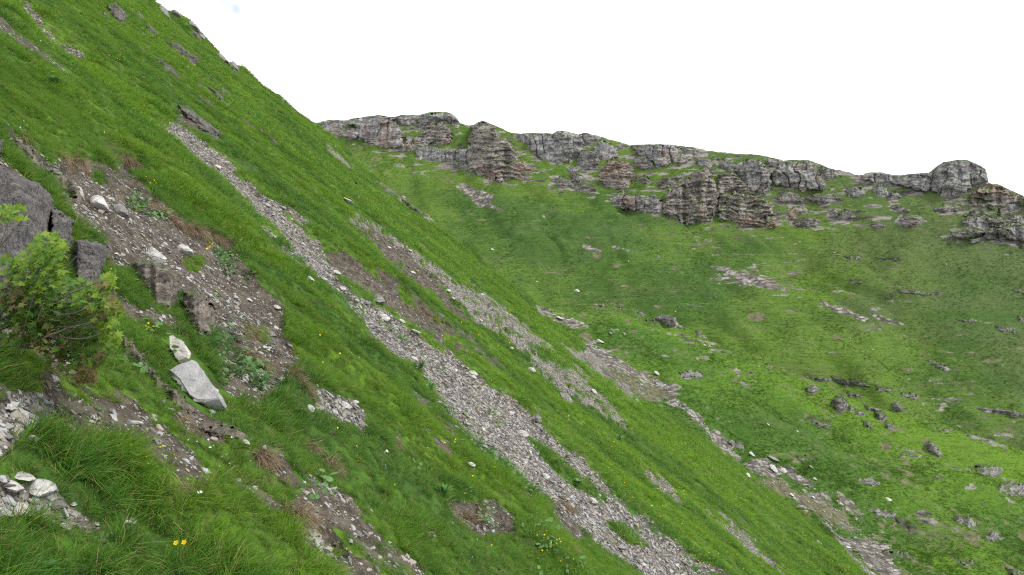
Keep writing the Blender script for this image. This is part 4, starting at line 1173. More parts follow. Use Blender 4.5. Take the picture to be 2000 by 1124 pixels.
def tuft(seed, n, rad, lmin, lmax, wid, droop, lean, straw=0.09, segs=3, spread=0.5, tk=1.0):
    rg = np.random.default_rng(seed)
    V = []; F = []; T = []; S = []; LT = []
    for b in range(n):
        r = rad * math.sqrt(rg.random()); a = rg.uniform(0, 2 * math.pi)
        bx, by = r * math.cos(a), r * math.sin(a)
        L = rg.uniform(lmin, lmax); w = wid * rg.uniform(.6, 1.2)
        d = np.array([math.cos(a) * spread * rg.random() + lean * rg.uniform(.3, 1.2) + rg.normal() * .15, math.sin(a) * spread * rg.random() + rg.normal() * .18])
        az = math.atan2(d[1], d[0]) + rg.normal() * .8
        side = np.array([-math.sin(az), math.cos(az), 0]) * w * .5
        base = len(V); tone = rg.random() ** 1.3; sw = 1.0 if rg.random() < straw else 0.0
        q = np.array([bx, by, -0.02]); dirv = np.array([d[0] * .6, d[1] * .6, 1.0]); dirv /= np.linalg.norm(dirv)
        for s in range(segs + 1):
            t = s / segs
            ww = side * (1 - t ** 2 * 0.95)
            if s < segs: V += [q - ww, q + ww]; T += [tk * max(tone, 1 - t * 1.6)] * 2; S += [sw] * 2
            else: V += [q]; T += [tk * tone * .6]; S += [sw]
            dirv = dirv + np.array([d[0] * droop, d[1] * droop, -droop * .8]) / segs; dirv /= np.linalg.norm(dirv)
            q = q + dirv * L / segs
        LT += [rg.random()] * (2 * segs + 1)
        for s in range(segs - 1):
            F.append((base + 2 * s, base + 2 * s + 1, base + 2 * s + 3)); F.append((base + 2 * s, base + 2 * s + 3, base + 2 * s + 2))
        k = base + 2 * (segs - 1); F.append((k, k + 1, k + 2))
    return np.array(V), np.array(F), dict(tone=T, straw=S, lite=LT)

M_grass = mat_grass('grass_blade_material')
M_straw = mat_straw()
def coll_of(name, items):
    c = bpy.data.collections.new(name)
    for k, (v, f, a, m) in enumerate(items):
        proto(c, '%s_%02d' % (name, k), v, f, m, a)
    return c
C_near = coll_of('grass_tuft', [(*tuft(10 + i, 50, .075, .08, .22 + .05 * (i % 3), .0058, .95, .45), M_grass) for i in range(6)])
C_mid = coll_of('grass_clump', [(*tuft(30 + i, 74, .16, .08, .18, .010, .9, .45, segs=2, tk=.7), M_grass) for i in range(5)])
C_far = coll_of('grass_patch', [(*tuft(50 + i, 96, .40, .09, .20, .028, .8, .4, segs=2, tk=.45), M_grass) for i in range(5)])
C_dry = coll_of('dry_tuft', [(*tuft(70 + i, 60, .06, .12, .30, .006, 1.6, 1.0, straw=0), M_straw) for i in range(4)])

yy = FC[:, 1]
cover = np.maximum(sstep(0.55, 0.2, F_sc - 0.2 * tuss2) * sstep(0.62, 0.30, F_so + 0.35 * tuss) * sstep(0.9, .3, F_cr), 0.13 * sstep(.15, .5, tuss2 + .3 * tuss))
up = np.zeros(len(FC))
sh = 0.085 * FP / np.maximum(yy, 2)
for p_ in SCREE + SOIL[:3]: up = np.maximum(up, sstep(-8, 6, sdist(p_, FU, FV - sh) + 6 * tuss))
for p_ in SCREE[5:7]: up = np.maximum(up, 1.1 * sstep(-8, 6, sdist(p_, FU, FV - 1.5 * sh) + 6 * tuss))
for p_ in ISLANDS: up = up * (1 - sstep(-6, 4, sdist(p_, FU, FV)))
cover0 = cover.copy()
cover = cover * np.clip(1 - 0.62 * up, 0.05, 1)
gap = sstep(-0.55, -0.15, tuss + 0.5 * tuss2)
lf = np.where((FU < 720) & (FV > 640), sstep(-0.35, 0.25, tuss + .6 * tuss2), 1)
def rots(n, tilt=.42, z=1.0):
    return np.stack([RNG.normal(0, .16, n), tilt + RNG.normal(0, .16, n), RNG.normal(0, z, n)], -1)
def scl(s):
    return np.stack([s * RNG.uniform(.85, 1.2, len(s)), s * RNG.uniform(.85, 1.2, len(s)), s * RNG.uniform(.8, 1.2, len(s))], -1)
zc = sstep(430, 560, FU) * sstep(1180, 1000, FU) * sstep(640, 760, FV)
g3 = 0.50 - 0.30 * zc
i, p = pick(235 * sstep(15, 11, yy) * cover * (g3 + (1 - g3) * gap * lf))
s = np.clip(0.78 + 0.75 * tuss[i] + .25 * tuss2[i], .35, 1.55) * (.66 + .34 * sstep(5.2, 3.8, p[:, 1]))
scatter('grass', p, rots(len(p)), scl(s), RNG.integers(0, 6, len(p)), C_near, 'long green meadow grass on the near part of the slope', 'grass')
n_near = len(p)
i, p = pick(170 * sstep(14, 9, yy) * cover0)
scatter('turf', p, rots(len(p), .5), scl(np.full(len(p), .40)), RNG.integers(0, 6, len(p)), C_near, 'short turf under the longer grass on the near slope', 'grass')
i, p = pick(38 * sstep(11, 15, yy) * sstep(44, 34, yy) * cover * (0.55 + 0.45 * gap))
s = np.clip(0.85 + 0.4 * tuss[i] + .3 * tuss2[i], .45, 1.5)
scatter('grass', p, rots(len(p)), scl(s), RNG.integers(0, 5, len(p)), C_mid, 'green meadow grass on the middle part of the slope', 'grass')
n_mid = len(p)
i, p = pick(7.0 * sstep(34, 44, yy) * cover)
s = np.clip(0.9 + .35 * tuss2[i] + .2 * tuss[i], .45, 1.4)
scatter('grass', p, rots(len(p)), scl(s), RNG.integers(0, 5, len(p)), C_far, 'green meadow grass on the far part of the slope', 'grass')
n_far = len(p)

# dry overhanging tussocks
def along(lines, step, jit):
    out = []
    for ln in lines:
        for a, b in zip(ln[:-1], ln[1:]):
            L = math.dist(a, b); k = max(1, int(L / step))
            for t in range(k):
                f = (t + random.random()) / k
                out.append((a[0] + (b[0] - a[0]) * f + random.gauss(0, jit), a[1] + (b[1] - a[1]) * f + random.gauss(0, jit)))
    return out
DRY = [P(s) for s in ("186,288 210,296 235,302 262,322 272,342", "292,398 318,418 345,436 375,448 410,458 445,472", "118,305 140,318 168,322",
  "470,690 500,705 520,720", "505,885 520,900", "600,870 610,880", "480,640 500,660", "640,900 655,915",
  "560,720 580,740 600,770", "880,590 900,610", "800,600 850,620 870,636", "1090,980 1120,1000", "560,1000 600,1015", "900,1010 930,1020")]
pts = []
for (u, v) in along(DRY, 2.6, 4):
    h = hit(u, v, 'near')
    if h: pts.append(tuple(h[0] + Vector((0, -0.01, 0.02))))
n = len(pts)
scatter('dry_grass', pts, np.stack([RNG.normal(0, .2, n), .9 + RNG.normal(0, .25, n), RNG.normal(-.5, .6, n)], -1), scl(np.full(n, .75)), RNG.integers(0, 4, n), C_dry,
        'straw coloured dead grass hanging over the bare edges', 'dry grass')
i, p = pick(14 * sstep(16, 10, yy) * sstep(.7, .3, F_sc) * sstep(.02, .35, F_so) * sstep(.8, .4, F_so) + 3.0 * sstep(13, 9, yy) * cover * (1 - gap * lf))
n = len(p)
scatter('dry_grass', p, rots(n, .7), scl(RNG.uniform(.4, .8, n)), RNG.integers(0, 4, n), C_dry, 'scattered straw coloured dead grass between the green tufts', 'dry grass')

# gravel chips
def chip(seed):
    rg = np.random.default_rng(seed)
    k = rg.integers(5, 8); a = np.sort(rg.uniform(0, 2 * math.pi, k)); r = rg.uniform(.55, 1.0, k)
    el = rg.uniform(.5, .9)
    top = np.stack([r * np.cos(a) * .82, r * np.sin(a) * el * .82, np.full(k, 1.0) * .22 + rg.normal(0, .05, k)], -1)
    mid = np.stack([r * np.cos(a), r * np.sin(a) * el, rg.normal(0, .04, k)], -1)
    bot = np.stack([r * np.cos(a) * .8, r * np.sin(a) * el * .8, -.2 + rg.normal(0, .05, k)], -1)
    V = np.concatenate([top, mid, bot, [[0, 0, .24]], [[0, 0, -.22]]])
    F = []
    for q in range(k):
        n_ = (q + 1) % k
        for l in (0, 1):
            F += [(l * k + q, (l + 1) * k + q, (l + 1) * k + n_), (l * k + q, (l + 1) * k + n_, l * k + n_)]
        F += [(3 * k, q, n_), (3 * k + 1, 2 * k + n_, 2 * k + q)]
    return V, np.array(F)
def chip_mat(i):
    m = NT('gravel_chip_material_%d' % i)
    base = [((0.42, 0.425, 0.42), (0.28, 0.284, 0.28)), ((0.235, 0.238, 0.238), (0.15, 0.152, 0.152)), ((0.17, 0.155, 0.135), (0.10, 0.09, 0.08)), ((0.36, 0.335, 0.285), (0.24, 0.22, 0.185))][i]
    c = m.mix(m.noise(m.pos(), 14, 3), base[0], base[1])
    return m.finish(c, m.bump(m.noise(m.pos(), 60, 3), .006, .7), rough=.85, spec=.2)
CM = [chip_mat(i) for i in range(4)]
cc = bpy.data.collections.new('gravel_chip')
for k in range(12):
    v, f = chip(k + 5)
    proto(cc, 'gravel_chip_%02d' % k, v, f, CM[(0, 1, 2, 1, 0, 3, 1, 2, 0, 1, 3, 2)[k]], smooth=False)
def size_of(y, lo=.010, hi=.060):
    r = RNG.random(len(y))
    return np.maximum(lo + (hi - lo) * r ** 6, 0.00062 * y * (0.55 + 1.0 * r ** 2))
dn = np.clip(1900 / np.maximum(yy / 9, .6) ** 1.75, 20, 1900)
i, p = pick(dn * sstep(.18, .75, F_sc + 0.2 * tuss))
sz = size_of(p[:, 1])
n1c = len(p)
def flat_rot(n, s=.35):
    return np.stack([RNG.normal(0, s, n), .67 + RNG.normal(0, s, n), RNG.uniform(-3.1, 3.1, n) * .25], -1)
scatter('gravel', p + np.array([0, 0, 1]) * (sz * .15)[:, None], flat_rot(len(p)), np.stack([sz * 1.15, sz, sz * RNG.uniform(.6, 1.2, len(p))], -1), RNG.integers(0, 12, len(p)), cc,
        'pale grey gravel filling the runs down the slope', 'gravel')
i, p = pick(dn * .30 * sstep(.3, .8, F_so) * (1 - sstep(.3, .7, F_sc)) + 2.2 * sstep(14, 8, yy) * (1 - gap * .6) * (F_sc < .3))
sz = size_of(p[:, 1], .009, .045)
scatter('pebbles', p + np.array([0, 0, 1]) * (sz * .15)[:, None], flat_rot(len(p)), np.stack([sz * 1.15, sz, sz], -1), RNG.integers(0, 12, len(p)), cc,
        'small pale pebbles strewn over the brown soil', 'pebbles')
n2c = len(p)
print('COUNTS', n_near, n_mid, n_far, n1c, n2c, len(NEAR_P), len(posb), len(poss))

# gravel of the gully and the far scree, on the other two hillsides
def pick_poly(polys, which, step, jit=.6, m=0):
    out = []
    for p in polys:
        a = np.array(p)
        for u in np.arange(a[:, 0].min(), a[:, 0].max(), step):
            for v in np.arange(a[:, 1].min(), a[:, 1].max(), step):
                uu, vv = u + random.uniform(-jit, jit) * step, v + random.uniform(-jit, jit) * step
                if vv > 1180 or sdist(p, np.array([uu]), np.array([vv]))[0] < m: continue
                h = hit(uu, vv)
                if h and (h[3] == which): out.append(tuple(h[0]))
    return np.array(out)
gp = pick_poly(SCREE[2:5] + SCREE[7:8], 'spur', 3.0)
m_ = RNG.random(len(gp)) < .20 + .35 * (fbm(gp[:, 0] / 3, gp[:, 1] / 3, 0, 3, 5) > 0); gp = gp[m_]
sz = gp[:, 1] * 0.0008 * RNG.uniform(.5, 2.0, len(gp)) ** 1.5
scatter('gravel', gp, flat_rot(len(gp)), np.stack([sz * 1.2, sz, sz], -1), RNG.integers(0, 12, len(gp)), cc, 'pale broken stones filling the gully at lower right', 'gravel')
gp = pick_poly(FAR_SCREE, 'bowl', 3.0)
m_ = RNG.random(len(gp)) < .5; gp = gp[m_]
sz = gp[:, 1] * 0.0007 * RNG.uniform(.5, 1.6, len(gp))
scatter('gravel', gp, flat_rot(len(gp)), np.stack([sz * 1.3, sz, sz], -1), RNG.integers(0, 12, len(gp)), cc, 'pale scree patches far up the green mountainside', 'gravel')

# tussocks on the two farther hillsides
def far_tuss(name, parr, crag_, n, mat, sz, label, umin):
    u_, v_ = pix(parr)
    ok = np.where((u_ > umin) & (u_ < 2080) & (v_ < 1180) & (v_ > ridge(u_) + 1) & (crag_ < .35))[0]
    j = RNG.choice(ok, n)
    p_ = parr[j] + np.stack([RNG.normal(0, .25, n), RNG.normal(0, .3, n), np.zeros(n)], -1)
    w = sz * (0.6 + 0.6 * RNG.random(n)) * (1 + .4 * fbm(p_[:, 0] / 9, p_[:, 1] / 9, 0, 2, 7))
    C = coll_of(name + '_clump', [(*tuft(130 + i, 26, .40, .12, .30, .075, .7, .25, segs=2, straw=.08), mat) for i in range(4)])
    scatter(name, p_, np.stack([RNG.normal(0, .12, n), RNG.normal(.2, .12, n), RNG.uniform(-3, 3, n)], -1), np.stack([w, w, w * .8], -1), RNG.integers(0, 4, n), C, label, 'grass')
def mat_fargrass(lush):
    m = NT('far_grass_material')
    c = far_colour(m, 0.0 if lush else m.mr(m.noise(m.pos(), .05, 3), .45, .65), lush)
    c = m.mix(m.mr(m.attr('tone'), 0, 1, 0, .42), m.mix(0.3, c, (0.15, 0.28, 0.03)), (0.025, 0.065, 0.012))
    c = m.mix(m.math('MULTIPLY', m.attr('straw'), .8), c, (0.28, .25, .14))
    return m.finish(c, rough=.8, transl=.25, spec=.1)
M_fg = mat_fargrass(False); M_sg = mat_fargrass(True)
far_tuss('mountain_grass', posb, np.maximum(np.maximum(crag1, sc1), so1), 60000, M_fg, 1.0, 'short tussock grass covering the far mountainside', 600)
far_tuss('spur_grass', poss, np.maximum(np.maximum(cr2, sc2), so2), 60000, M_sg, .8, 'tussock grass covering the lower hillside at right', 990)

# loose stones one could count
def loose(polys, n, lo, hi, label, group, which=None, pal=.65, name='stone'):
    k = 0; tries = 0
    while k < n and tries < n * 30:
        tries += 1
        p = random.choice(polys); a = np.array(p)
        u = random.uniform(a[:, 0].min(), a[:, 0].max()); v = random.uniform(max(0, a[:, 1].min()), min(1124, a[:, 1].max()))
        if u < 0 or u > 2000 or sdist(p, np.array([u]), np.array([v]))[0] < 1: continue
        w = lo + (hi - lo) * random.random() ** 2.2
        dk = random.random() > pal
        allv = [q[1] for pp in polys for q in pp]; f_ = (v - max(0, min(allv))) / max(1, min(1124, max(allv)) - max(0, min(allv)))
        part_ = ', upper part' if f_ < .33 else ', middle part' if f_ < .66 else ', lower part'
        lab_ = ('large ' if w > lo + (hi - lo) * .55 else 'small ') + ('dull grey ' if dk else 'pale ') + label + part_
        if stone(u, v, w, w * random.uniform(.4, .6), lab_, random.choice((3, 4, 5, 6, 7)), dk, name=name, cat=name, group=group, which=which): k += 1
loose(SCREE[0:1], 62, 6, 20, 'loose stone on the main gravel run', 'stones on the main gravel run', 'near')
loose(SCREE[1:2], 26, 4, 12, 'loose stone on the second gravel run', 'stones on the second gravel run', 'near')
loose(SOIL[0:1], 52, 4, 15, 'loose stone on the bare soil at left', 'stones on the bare soil', 'near')
loose(SCREE[5:7], 22, 10, 28, 'loose slate on the gravel at the lower left edge', 'slates at the lower left', 'near', name='slate')
loose(SCREE[3:4], 28, 4, 12, 'loose stone in the stony gully at lower right', 'stones in the gully', 'spur')
loose(SCREE[2:3], 18, 4, 9, 'loose stone on the brown gravel patch right of centre', 'stones on the brown patch')
loose([P("1000,480 1400,520 2000,700 2000,800 1500,690 1000,560")], 18, 2.5, 5, 'stone on the green mountainside', 'stones on the mountainside', None, .95)
loose([P("1400,420 1700,450 2000,500 2000,640 1600,560 1350,500")], 12, 2.2, 4.5, 'stone high on the green mountainside', 'stones high on the mountainside', None, .95)

# ------------------------------------------------------------------ plants
def leaf_mesh(L, W, n=6, fold=.25, curl=.4):
    V = []; F = []
    for s in range(n + 1):
        t = s / n
        w = W * math.sin(math.pi * min(1, t * .9 + .08)) ** .8 * .5 if s < n else 0.0
        x = L * t * math.cos(curl * t); z = L * t * math.sin(curl * .3) - curl * L * t * t * .5
        V += [(x, -w, z + fold * w), (x, 0, z), (x, w, z + fold * w)]
    for s in range(n):
        a = 3 * s; b = a + 3
        F += [(a, a + 1, b + 1, b), (a + 1, a + 2, b + 2, b + 1)]
    return np.array(V), np.array(F)

def mat_leaf(name, a, b, tr=.3, sc=6):
    m = NT(name)
    c = m.mix(m.mr(m.noise(m.pos(), sc, 3), .35, .65), a, b)
    return m.finish(c, rough=.55, transl=tr, spec=.3)
M_broad = mat_leaf('broad_leaf_material', (0.085, 0.19, 0.055), (0.15, 0.28, 0.09))
M_lance = mat_leaf('lance_leaf_material', (0.055, 0.155, 0.03), (0.10, 0.24, 0.045))

def rotm(ax, a):
    c, s = math.cos(a), math.sin(a)
    return {'x': np.array([[1, 0, 0], [0, c, -s], [0, s, c]]), 'y': np.array([[c, 0, s], [0, 1, 0], [-s, 0, c]]), 'z': np.array([[c, -s, 0], [s, c, 0], [0, 0, 1]])}[ax]

def rosette(u, v, size_px, n, lw, label, mat, up=.8, name='leafy_plant', group=None, seed=1):
    h = hit(u, v, 'near')
    if not h: return
    rg = random.Random(seed)
    k = h[0].y / FP; L = size_px * k * .55
    root = bpy.data.objects.new(name, None); COL.objects.link(root); root.location = h[0]
    root.empty_display_size = .05
    tag(root, label, 'plant', group)
    for q in range(n):
        V, F = leaf_mesh(L * rg.uniform(.75, 1.1), L * lw * rg.uniform(.8, 1.1), curl=rg.uniform(.3, .8))
        M = rotm('z', q * 2.4 + rg.uniform(-.3, .3)) @ rotm('y', -up * rg.uniform(.5, 1.2))
        V = V @ M.T + np.array([0, 0, L * .3 * q / n])
        V = V @ rotm('y', .25).T
        link('leaf', mesh_np('leaf', V, F), mat, root)
rosette(105, 165, 42, 14, .36, "pale broad leaved plant standing out in the upper left grass", M_broad, seed=3)
rosette(4, 180, 34, 12, .5, "pale broad leaved plant cut by the left edge", M_broad, seed=4)
rosette(278, 158, 26, 10, .36, "small pale leafy plant in the upper slope right of the broad one", M_broad, seed=5)
rosette(20, 220, 32, 10, .4, "broad leaved plant low in the grass above the left gravel", M_broad, seed=6)
rosette(864, 972, 62, 20, .16, "large clump of long ribbed upright leaves near the bottom centre", M_lance, 1.15, seed=7)
rosette(838, 766, 46, 18, .15, "dark clump of narrow leaves beside the main gravel run", M_lance, 1.1, seed=8)
rosette(822, 722, 40, 16, .14, "dark upright leafy clump just above the narrow leaved one", M_lance, 1.1, seed=9)
rosette(1210, 860, 26, 10, .3, "pale leafy plant on the bright green rib", M_broad, seed=10)
rosette(1128, 945, 30, 9, .5, "broad grey leaved plant on the green island in the gravel", M_broad, .5, seed=11)
rosette(340, 455, 0.1, 0, .3, "x", M_broad) if False else None
rosette(310, 420, 26, 7, .5, "bright broad leaves under the overhanging dead grass", M_broad, .5, seed=12)
rosette(280, 312, 30, 8, .5, "broad leaves in the hollow of the upper dead grass bank", M_broad, .5, seed=13)
rosette(92, 1110, 60, 5, .75, "big single dock leaves in the bottom left corner", M_broad, .25, seed=14)
rosette(200, 1002, 40, 5, .6, "broad grey green leaves in the hollow at lower left", M_broad, .3, seed=15)
rosette(310, 945, 34, 8, .35, "thistle like grey green plant left of centre bottom", M_broad, .6, seed=16)

# creeping round leaves on the soil
def leafclump(seed):
    rg = random.Random(seed); V = []; F = []
    for q in range(9):
        k = 7; r = rg.uniform(.013, .028); cx, cy = rg.gauss(0, .06), rg.gauss(0, .06); cz = rg.uniform(.01, .06)
        tx, ty = rg.gauss(0, .35), rg.gauss(0, .35); b = len(V)
        V.append((cx, cy, cz))
        for j in range(k):
            a = 2 * math.pi * j / k; x, y = r * math.cos(a), r * math.sin(a)
            V.append((cx + x, cy + y, cz + tx * x + ty * y + .006))
        for j in range(k): F.append((b, b + 1 + j, b + 1 + (j + 1) % k))
    return np.array(V), np.array(F)
C_leaf = coll_of('creeping_leaf', [(*leafclump(i), None, M_broad) for i in range(4)])
LP = [P(s) for s in ("410,480 500,540 560,600 560,760 500,790 430,760 420,680 440,620 400,560", "270,380 330,420 300,480 250,400", "730,880 800,875 860,930 850,960 760,960",
  "780,960 880,980 960,1050 940,1090 840,1080", "560,930 640,950 640,1010 570,1000", "1040,900 1060,910 1050,925", "960,880 1000,900 1000,920")]
ld = np.zeros(len(FC))
for p_ in LP: ld = np.maximum(ld, sstep(-8, 8, sdist(p_, FU, FV)))
i, p = pick(55 * ld * sstep(-.3, .3, tuss2) + 9.0 * sstep(15, 10, yy) * (FU < 1150) * (FV > 560) * sstep(-.1, .4, tuss2) )
n = len(p)
scatter('ground_leaves', p, np.stack([RNG.normal(0, .2, n), .55 + RNG.normal(0, .2, n), RNG.uniform(-3, 3, n)], -1), scl(RNG.uniform(.7, 1.3, n)), RNG.integers(0, 4, n), C_leaf,
        'low round grey green leaves creeping over the soil', 'ground cover')

i, p = pick(14.0 * sstep(15, 10, yy) * (FU > 480) * (FU < 1080) * (FV > 720) * sstep(0, .4, tuss2 - .3 * tuss))
n = len(p)
scatter('ground_leaves', p + np.array([0, 0, .05]), np.stack([RNG.normal(0, .25, n), .5 + RNG.normal(0, .25, n), RNG.uniform(-3, 3, n)], -1), scl(RNG.uniform(.8, 1.3, n)), RNG.integers(0, 4, n), C_leaf,
        'taller round leaved weeds among the grass at bottom centre', 'weeds')

# flowers
def flower_mesh(name, petals, r, col, heart, stem):
    V = []; F = []; 
    for q in range(petals):
        a = 2 * math.pi * q / petals; w = math.pi / petals * .95; b = len(V)
        V += [(0, 0, 0), (r * .7 * math.cos(a - w), r * .7 * math.sin(a - w), r * .25), (r * math.cos(a), r * math.sin(a), r * .35), (r * .7 * math.cos(a + w), r * .7 * math.sin(a + w), r * .25)]
        F.append((b, b + 1, b + 2, b + 3))
    return np.array(V), np.array(F)
def plainmat(name, c, tr=0.0):
    m = NT(name)
    cc_ = m.mix(m.noise(m.pos(), 40, 2), c, tuple(x * .8 for x in c))
    return m.finish(cc_, rough=.6, transl=tr)
M_yel = plainmat('yellow_petal_material', (0.85, 0.62, 0.01), .2)
M_whi = plainmat('white_petal_material', (0.80, 0.80, 0.78), .2)
M_stem = plainmat('green_stem_material', (0.08, 0.2, 0.03))
yv, yf = flower_mesh('petals', 5, 1.0, None, None, None)
wv, wf = flower_mesh('petals', 9, 1.0, None, None, None)
ME_Y = mesh_np('yellow_flower', yv, yf); ME_Y.materials.append(M_yel)
ME_W = mesh_np('white_flower', wv, wf); ME_W.materials.append(M_whi)
def flower(u, v, rpx, me, label, group, name):
    h = hit(u, v + 4, 'near')
    if not h: return
    k = h[0].y / FP
    o = bpy.data.objects.new(name, me); COL.objects.link(o)
    r = rpx * k * .62
    hp = min(.20, .10 + h[0].y * .004)
    o.location = at(u, v, h[0].y * (1 - .10 / 3 - .02))
    o.scale = (r, r, r)
    o.rotation_euler = (R_(40) + random.gauss(0, .3), random.gauss(.2, .3), random.uniform(0, 6))
    tag(o, label, 'flower', group)
# the two buttercups in front, with petals, heart and stem
for (u, v, lab) in ((344, 1061, "left one of the two large yellow buttercups at bottom left"), (360, 1060, "right one of the two large yellow buttercups at bottom left")):
    h = hit(u, v + 30, 'near'); y = h[0].y - .15
    root = bpy.data.objects.new('buttercup', None); COL.objects.link(root); root.location = at(u, v, y); tag(root, lab, 'flower', 'the two large buttercups')
    k = y / FP
    pm = mesh_np('petals', yv @ rotm('x', .9).T * (5.6 * k), yf)
    link('petals', pm, M_yel, root)
    hv, hf = flower_mesh('heart', 6, 1.0, None, None, None)
    link('flower_heart', mesh_np('flower_heart', (hv @ rotm('x', .9).T) * (2.0 * k) + np.array([0, -.002, .002]), hf), plainmat('flower_heart_material', (.5, .33, .02)), root)
    sv = []; sf = []
    for s in range(6):
        t = s / 5
        for a in range(4):
            sv.append((.0015 * math.cos(a * 1.57) + .02 * t * t, .0015 * math.sin(a * 1.57) + .05 * t, -.16 * t))
    for s in range(5):
        for a in range(4): sf.append((s * 4 + a, s * 4 + (a + 1) % 4, s * 4 + 4 + (a + 1) % 4, s * 4 + 4 + a))
    link('stem', mesh_np('stem', np.array(sv), np.array(sf)), M_stem, root)
def cluster(lst, me, label, group, name, places):
    for (cu_, cv_, su, sv_, n, r), place in zip(lst, places):
        label_ = label + ' ' + place
        for _ in range(n):
            flower(random.gauss(cu_, su), random.gauss(cv_, sv_), r * random.uniform(.8, 1.2), me, label_, group, name)
cluster([(228, 118, 16, 12, 16, 1.7), (290, 345, 12, 8, 5, 2.6), (308, 357, 5, 4, 3, 3), (410, 478, 5, 4, 6, 3.4), (288, 640, 6, 4, 6, 3), (217, 532, 6, 4, 4, 3),
         (420, 370, 40, 30, 5, 2)], ME_Y, 'small yellow flower', 'yellow flowers upper left', 'yellow_flower', ('high on the upper left slope', 'above the dead grass bank', 'beside the dead grass bank at left', 'in the green tuft right of the bare soil', 'between the shrub and the upright cream slab', 'right of the shrub top', 'in the grass above the bare soil'))
cluster([(700, 850, 60, 60, 10, 3), (850, 900, 60, 40, 12, 3), (1080, 1060, 22, 20, 22, 2.8), (950, 1070, 12, 10, 6, 3), (290, 870, 30, 10, 4, 3), (640, 680, 40, 30, 5, 3)], ME_Y,
        'small yellow flower', 'yellow flowers bottom centre', 'yellow_flower', ('in the grass below the stone heap', 'in the grass left of the wide gravel', 'in the tall grass at the bottom edge right of centre', 'near the bottom edge at centre', 'left of the low grey rock', 'in the grass above the stone heap'))
cluster([(960, 660, 40, 30, 18, 2), (1100, 830, 20, 16, 10, 2), (1210, 920, 40, 40, 22, 2.2), (1310, 1000, 40, 40, 26, 2.4), (1400, 1080, 40, 20, 8, 2.4)], ME_Y,
        'tiny yellow flower on the green rib,', 'yellow flowers on the green rib', 'yellow_flower', ('beside the brown part of the main gravel', 'above the wide gravel', 'right of the green island in the gravel', 'low down near the bottom edge', 'at the bottom edge'))
cluster([(90, 75, 6, 4, 3, 2.4), (94, 105, 3, 3, 2, 2.4), (50, 235, 5, 12, 7, 2.8), (205, 258, 3, 3, 1, 3), (390, 868, 22, 10, 9, 3.6), (290, 913, 3, 3, 1, 6), (383, 964, 3, 3, 2, 5),
         (450, 905, 12, 6, 4, 3.2), (440, 905, 30, 20, 4, 3), (755, 882, 4, 3, 4, 3.4), (920, 1090, 4, 4, 2, 3)], ME_W, 'small white flower', 'white flowers', 'white_flower', ('beside the thin bare streak at top left', 'below the thin bare streak at top left', 'above the upper left bare rib', 'alone in the upper grass', 'left of the low grey rock', 'alone in the lower left grass', 'under the hanging tuft at lower left', 'below the low grey rock', 'scattered below the low grey rock', 'on the round green leaves at bottom centre', 'at the bottom edge'))

# ------------------------------------------------------------------ sycamore shrub
def lobed(seed):
    rg = random.Random(seed)
    pts = [(-.05, 0)]
    for a, r in ((-2.3, .35), (-1.75, .62), (-1.35, .40), (-.85, .92), (-.45, .50), (0, 1.05), (.45, .50), (.85, .92), (1.35, .40), (1.75, .62), (2.3, .35)):
        r *= rg.uniform(.9, 1.1)
        pts.append((r * math.cos(a), r * math.sin(a)))
    return pts
def leaves_obj(name, blobs, mat, parent, lsz):
    V = []; F = []
    for (cu_, cv_, ru, rv, n, d0, d1) in blobs:
        for _ in range(int(n * 2.2)):
            a = random.uniform(0, 2 * math.pi); r = math.sqrt(random.random())
            u = cu_ + ru * r * math.cos(a); v = cv_ + rv * r * math.sin(a)
            c = np.array(at(u, v, random.uniform(d0, d1)))
            s = lsz * random.uniform(.55, 1.15)
            M = rotm('z', random.uniform(0, 6.28)) @ rotm('x', R_(random.gauss(0, 12)))
            T = rotm('x', R_(random.gauss(38, 20))) @ rotm('y', R_(random.gauss(8, 22)))
            P2 = np.array([(x, y, -.12 * (x * x + y * y) + .10 * abs(y)) for x, y in lobed(random.randrange(99))]) * s
            P2 = P2 @ M.T @ T.T + c
            b = len(V); V += list(P2)
            k = len(P2)
            for j in range(1, k): F.append((b, b + j, b + (j % (k - 1)) + 1))
    return link(name, mesh_np(name, np.array(V), np.array(F), smooth=False), mat, parent)
M_sy = mat_leaf('yellow_green_leaf_material', (0.070, 0.165, 0.016), (0.185, 0.285, 0.020), .38, 9)
M_sy2 = mat_leaf('dull_green_leaf_material', (0.055, 0.135, 0.018), (0.13, 0.23, 0.026), .3, 9)
M_sy3 = mat_leaf('reddish_leaf_material', (0.13, 0.085, 0.035), (0.16, 0.17, 0.04), .3, 9)
M_bark = mat_rock('shrub_bark_material', .03, (.13, .11, .09), (.30, .27, .23), moss=0, strata=0, lichen=.2)
def tube(pts, r0, r1, n=5):
    V = []; F = []
    for i_, p_ in enumerate(pts):
        r = r0 + (r1 - r0) * i_ / (len(pts) - 1)
        for a in range(n):
            V.append((p_[0], p_[1] + r * math.cos(a * 6.283 / n), p_[2] + r * math.sin(a * 6.283 / n)))
        
    for i_ in range(len(pts) - 1):
        for a in range(n):
            F.append((i_ * n + a, i_ * n + (a + 1) % n, (i_ + 1) * n + (a + 1) % n, (i_ + 1) * n + a))
    return V, F
hb = hit(60, 705, 'near')
shrub = bpy.data.objects.new('shrub', None); COL.objects.link(shrub)
tag(shrub, "yellow green lobed leaf shrub with bare grey twigs at the left edge", 'shrub')
D = hb[0].y
SV = []; SF = []
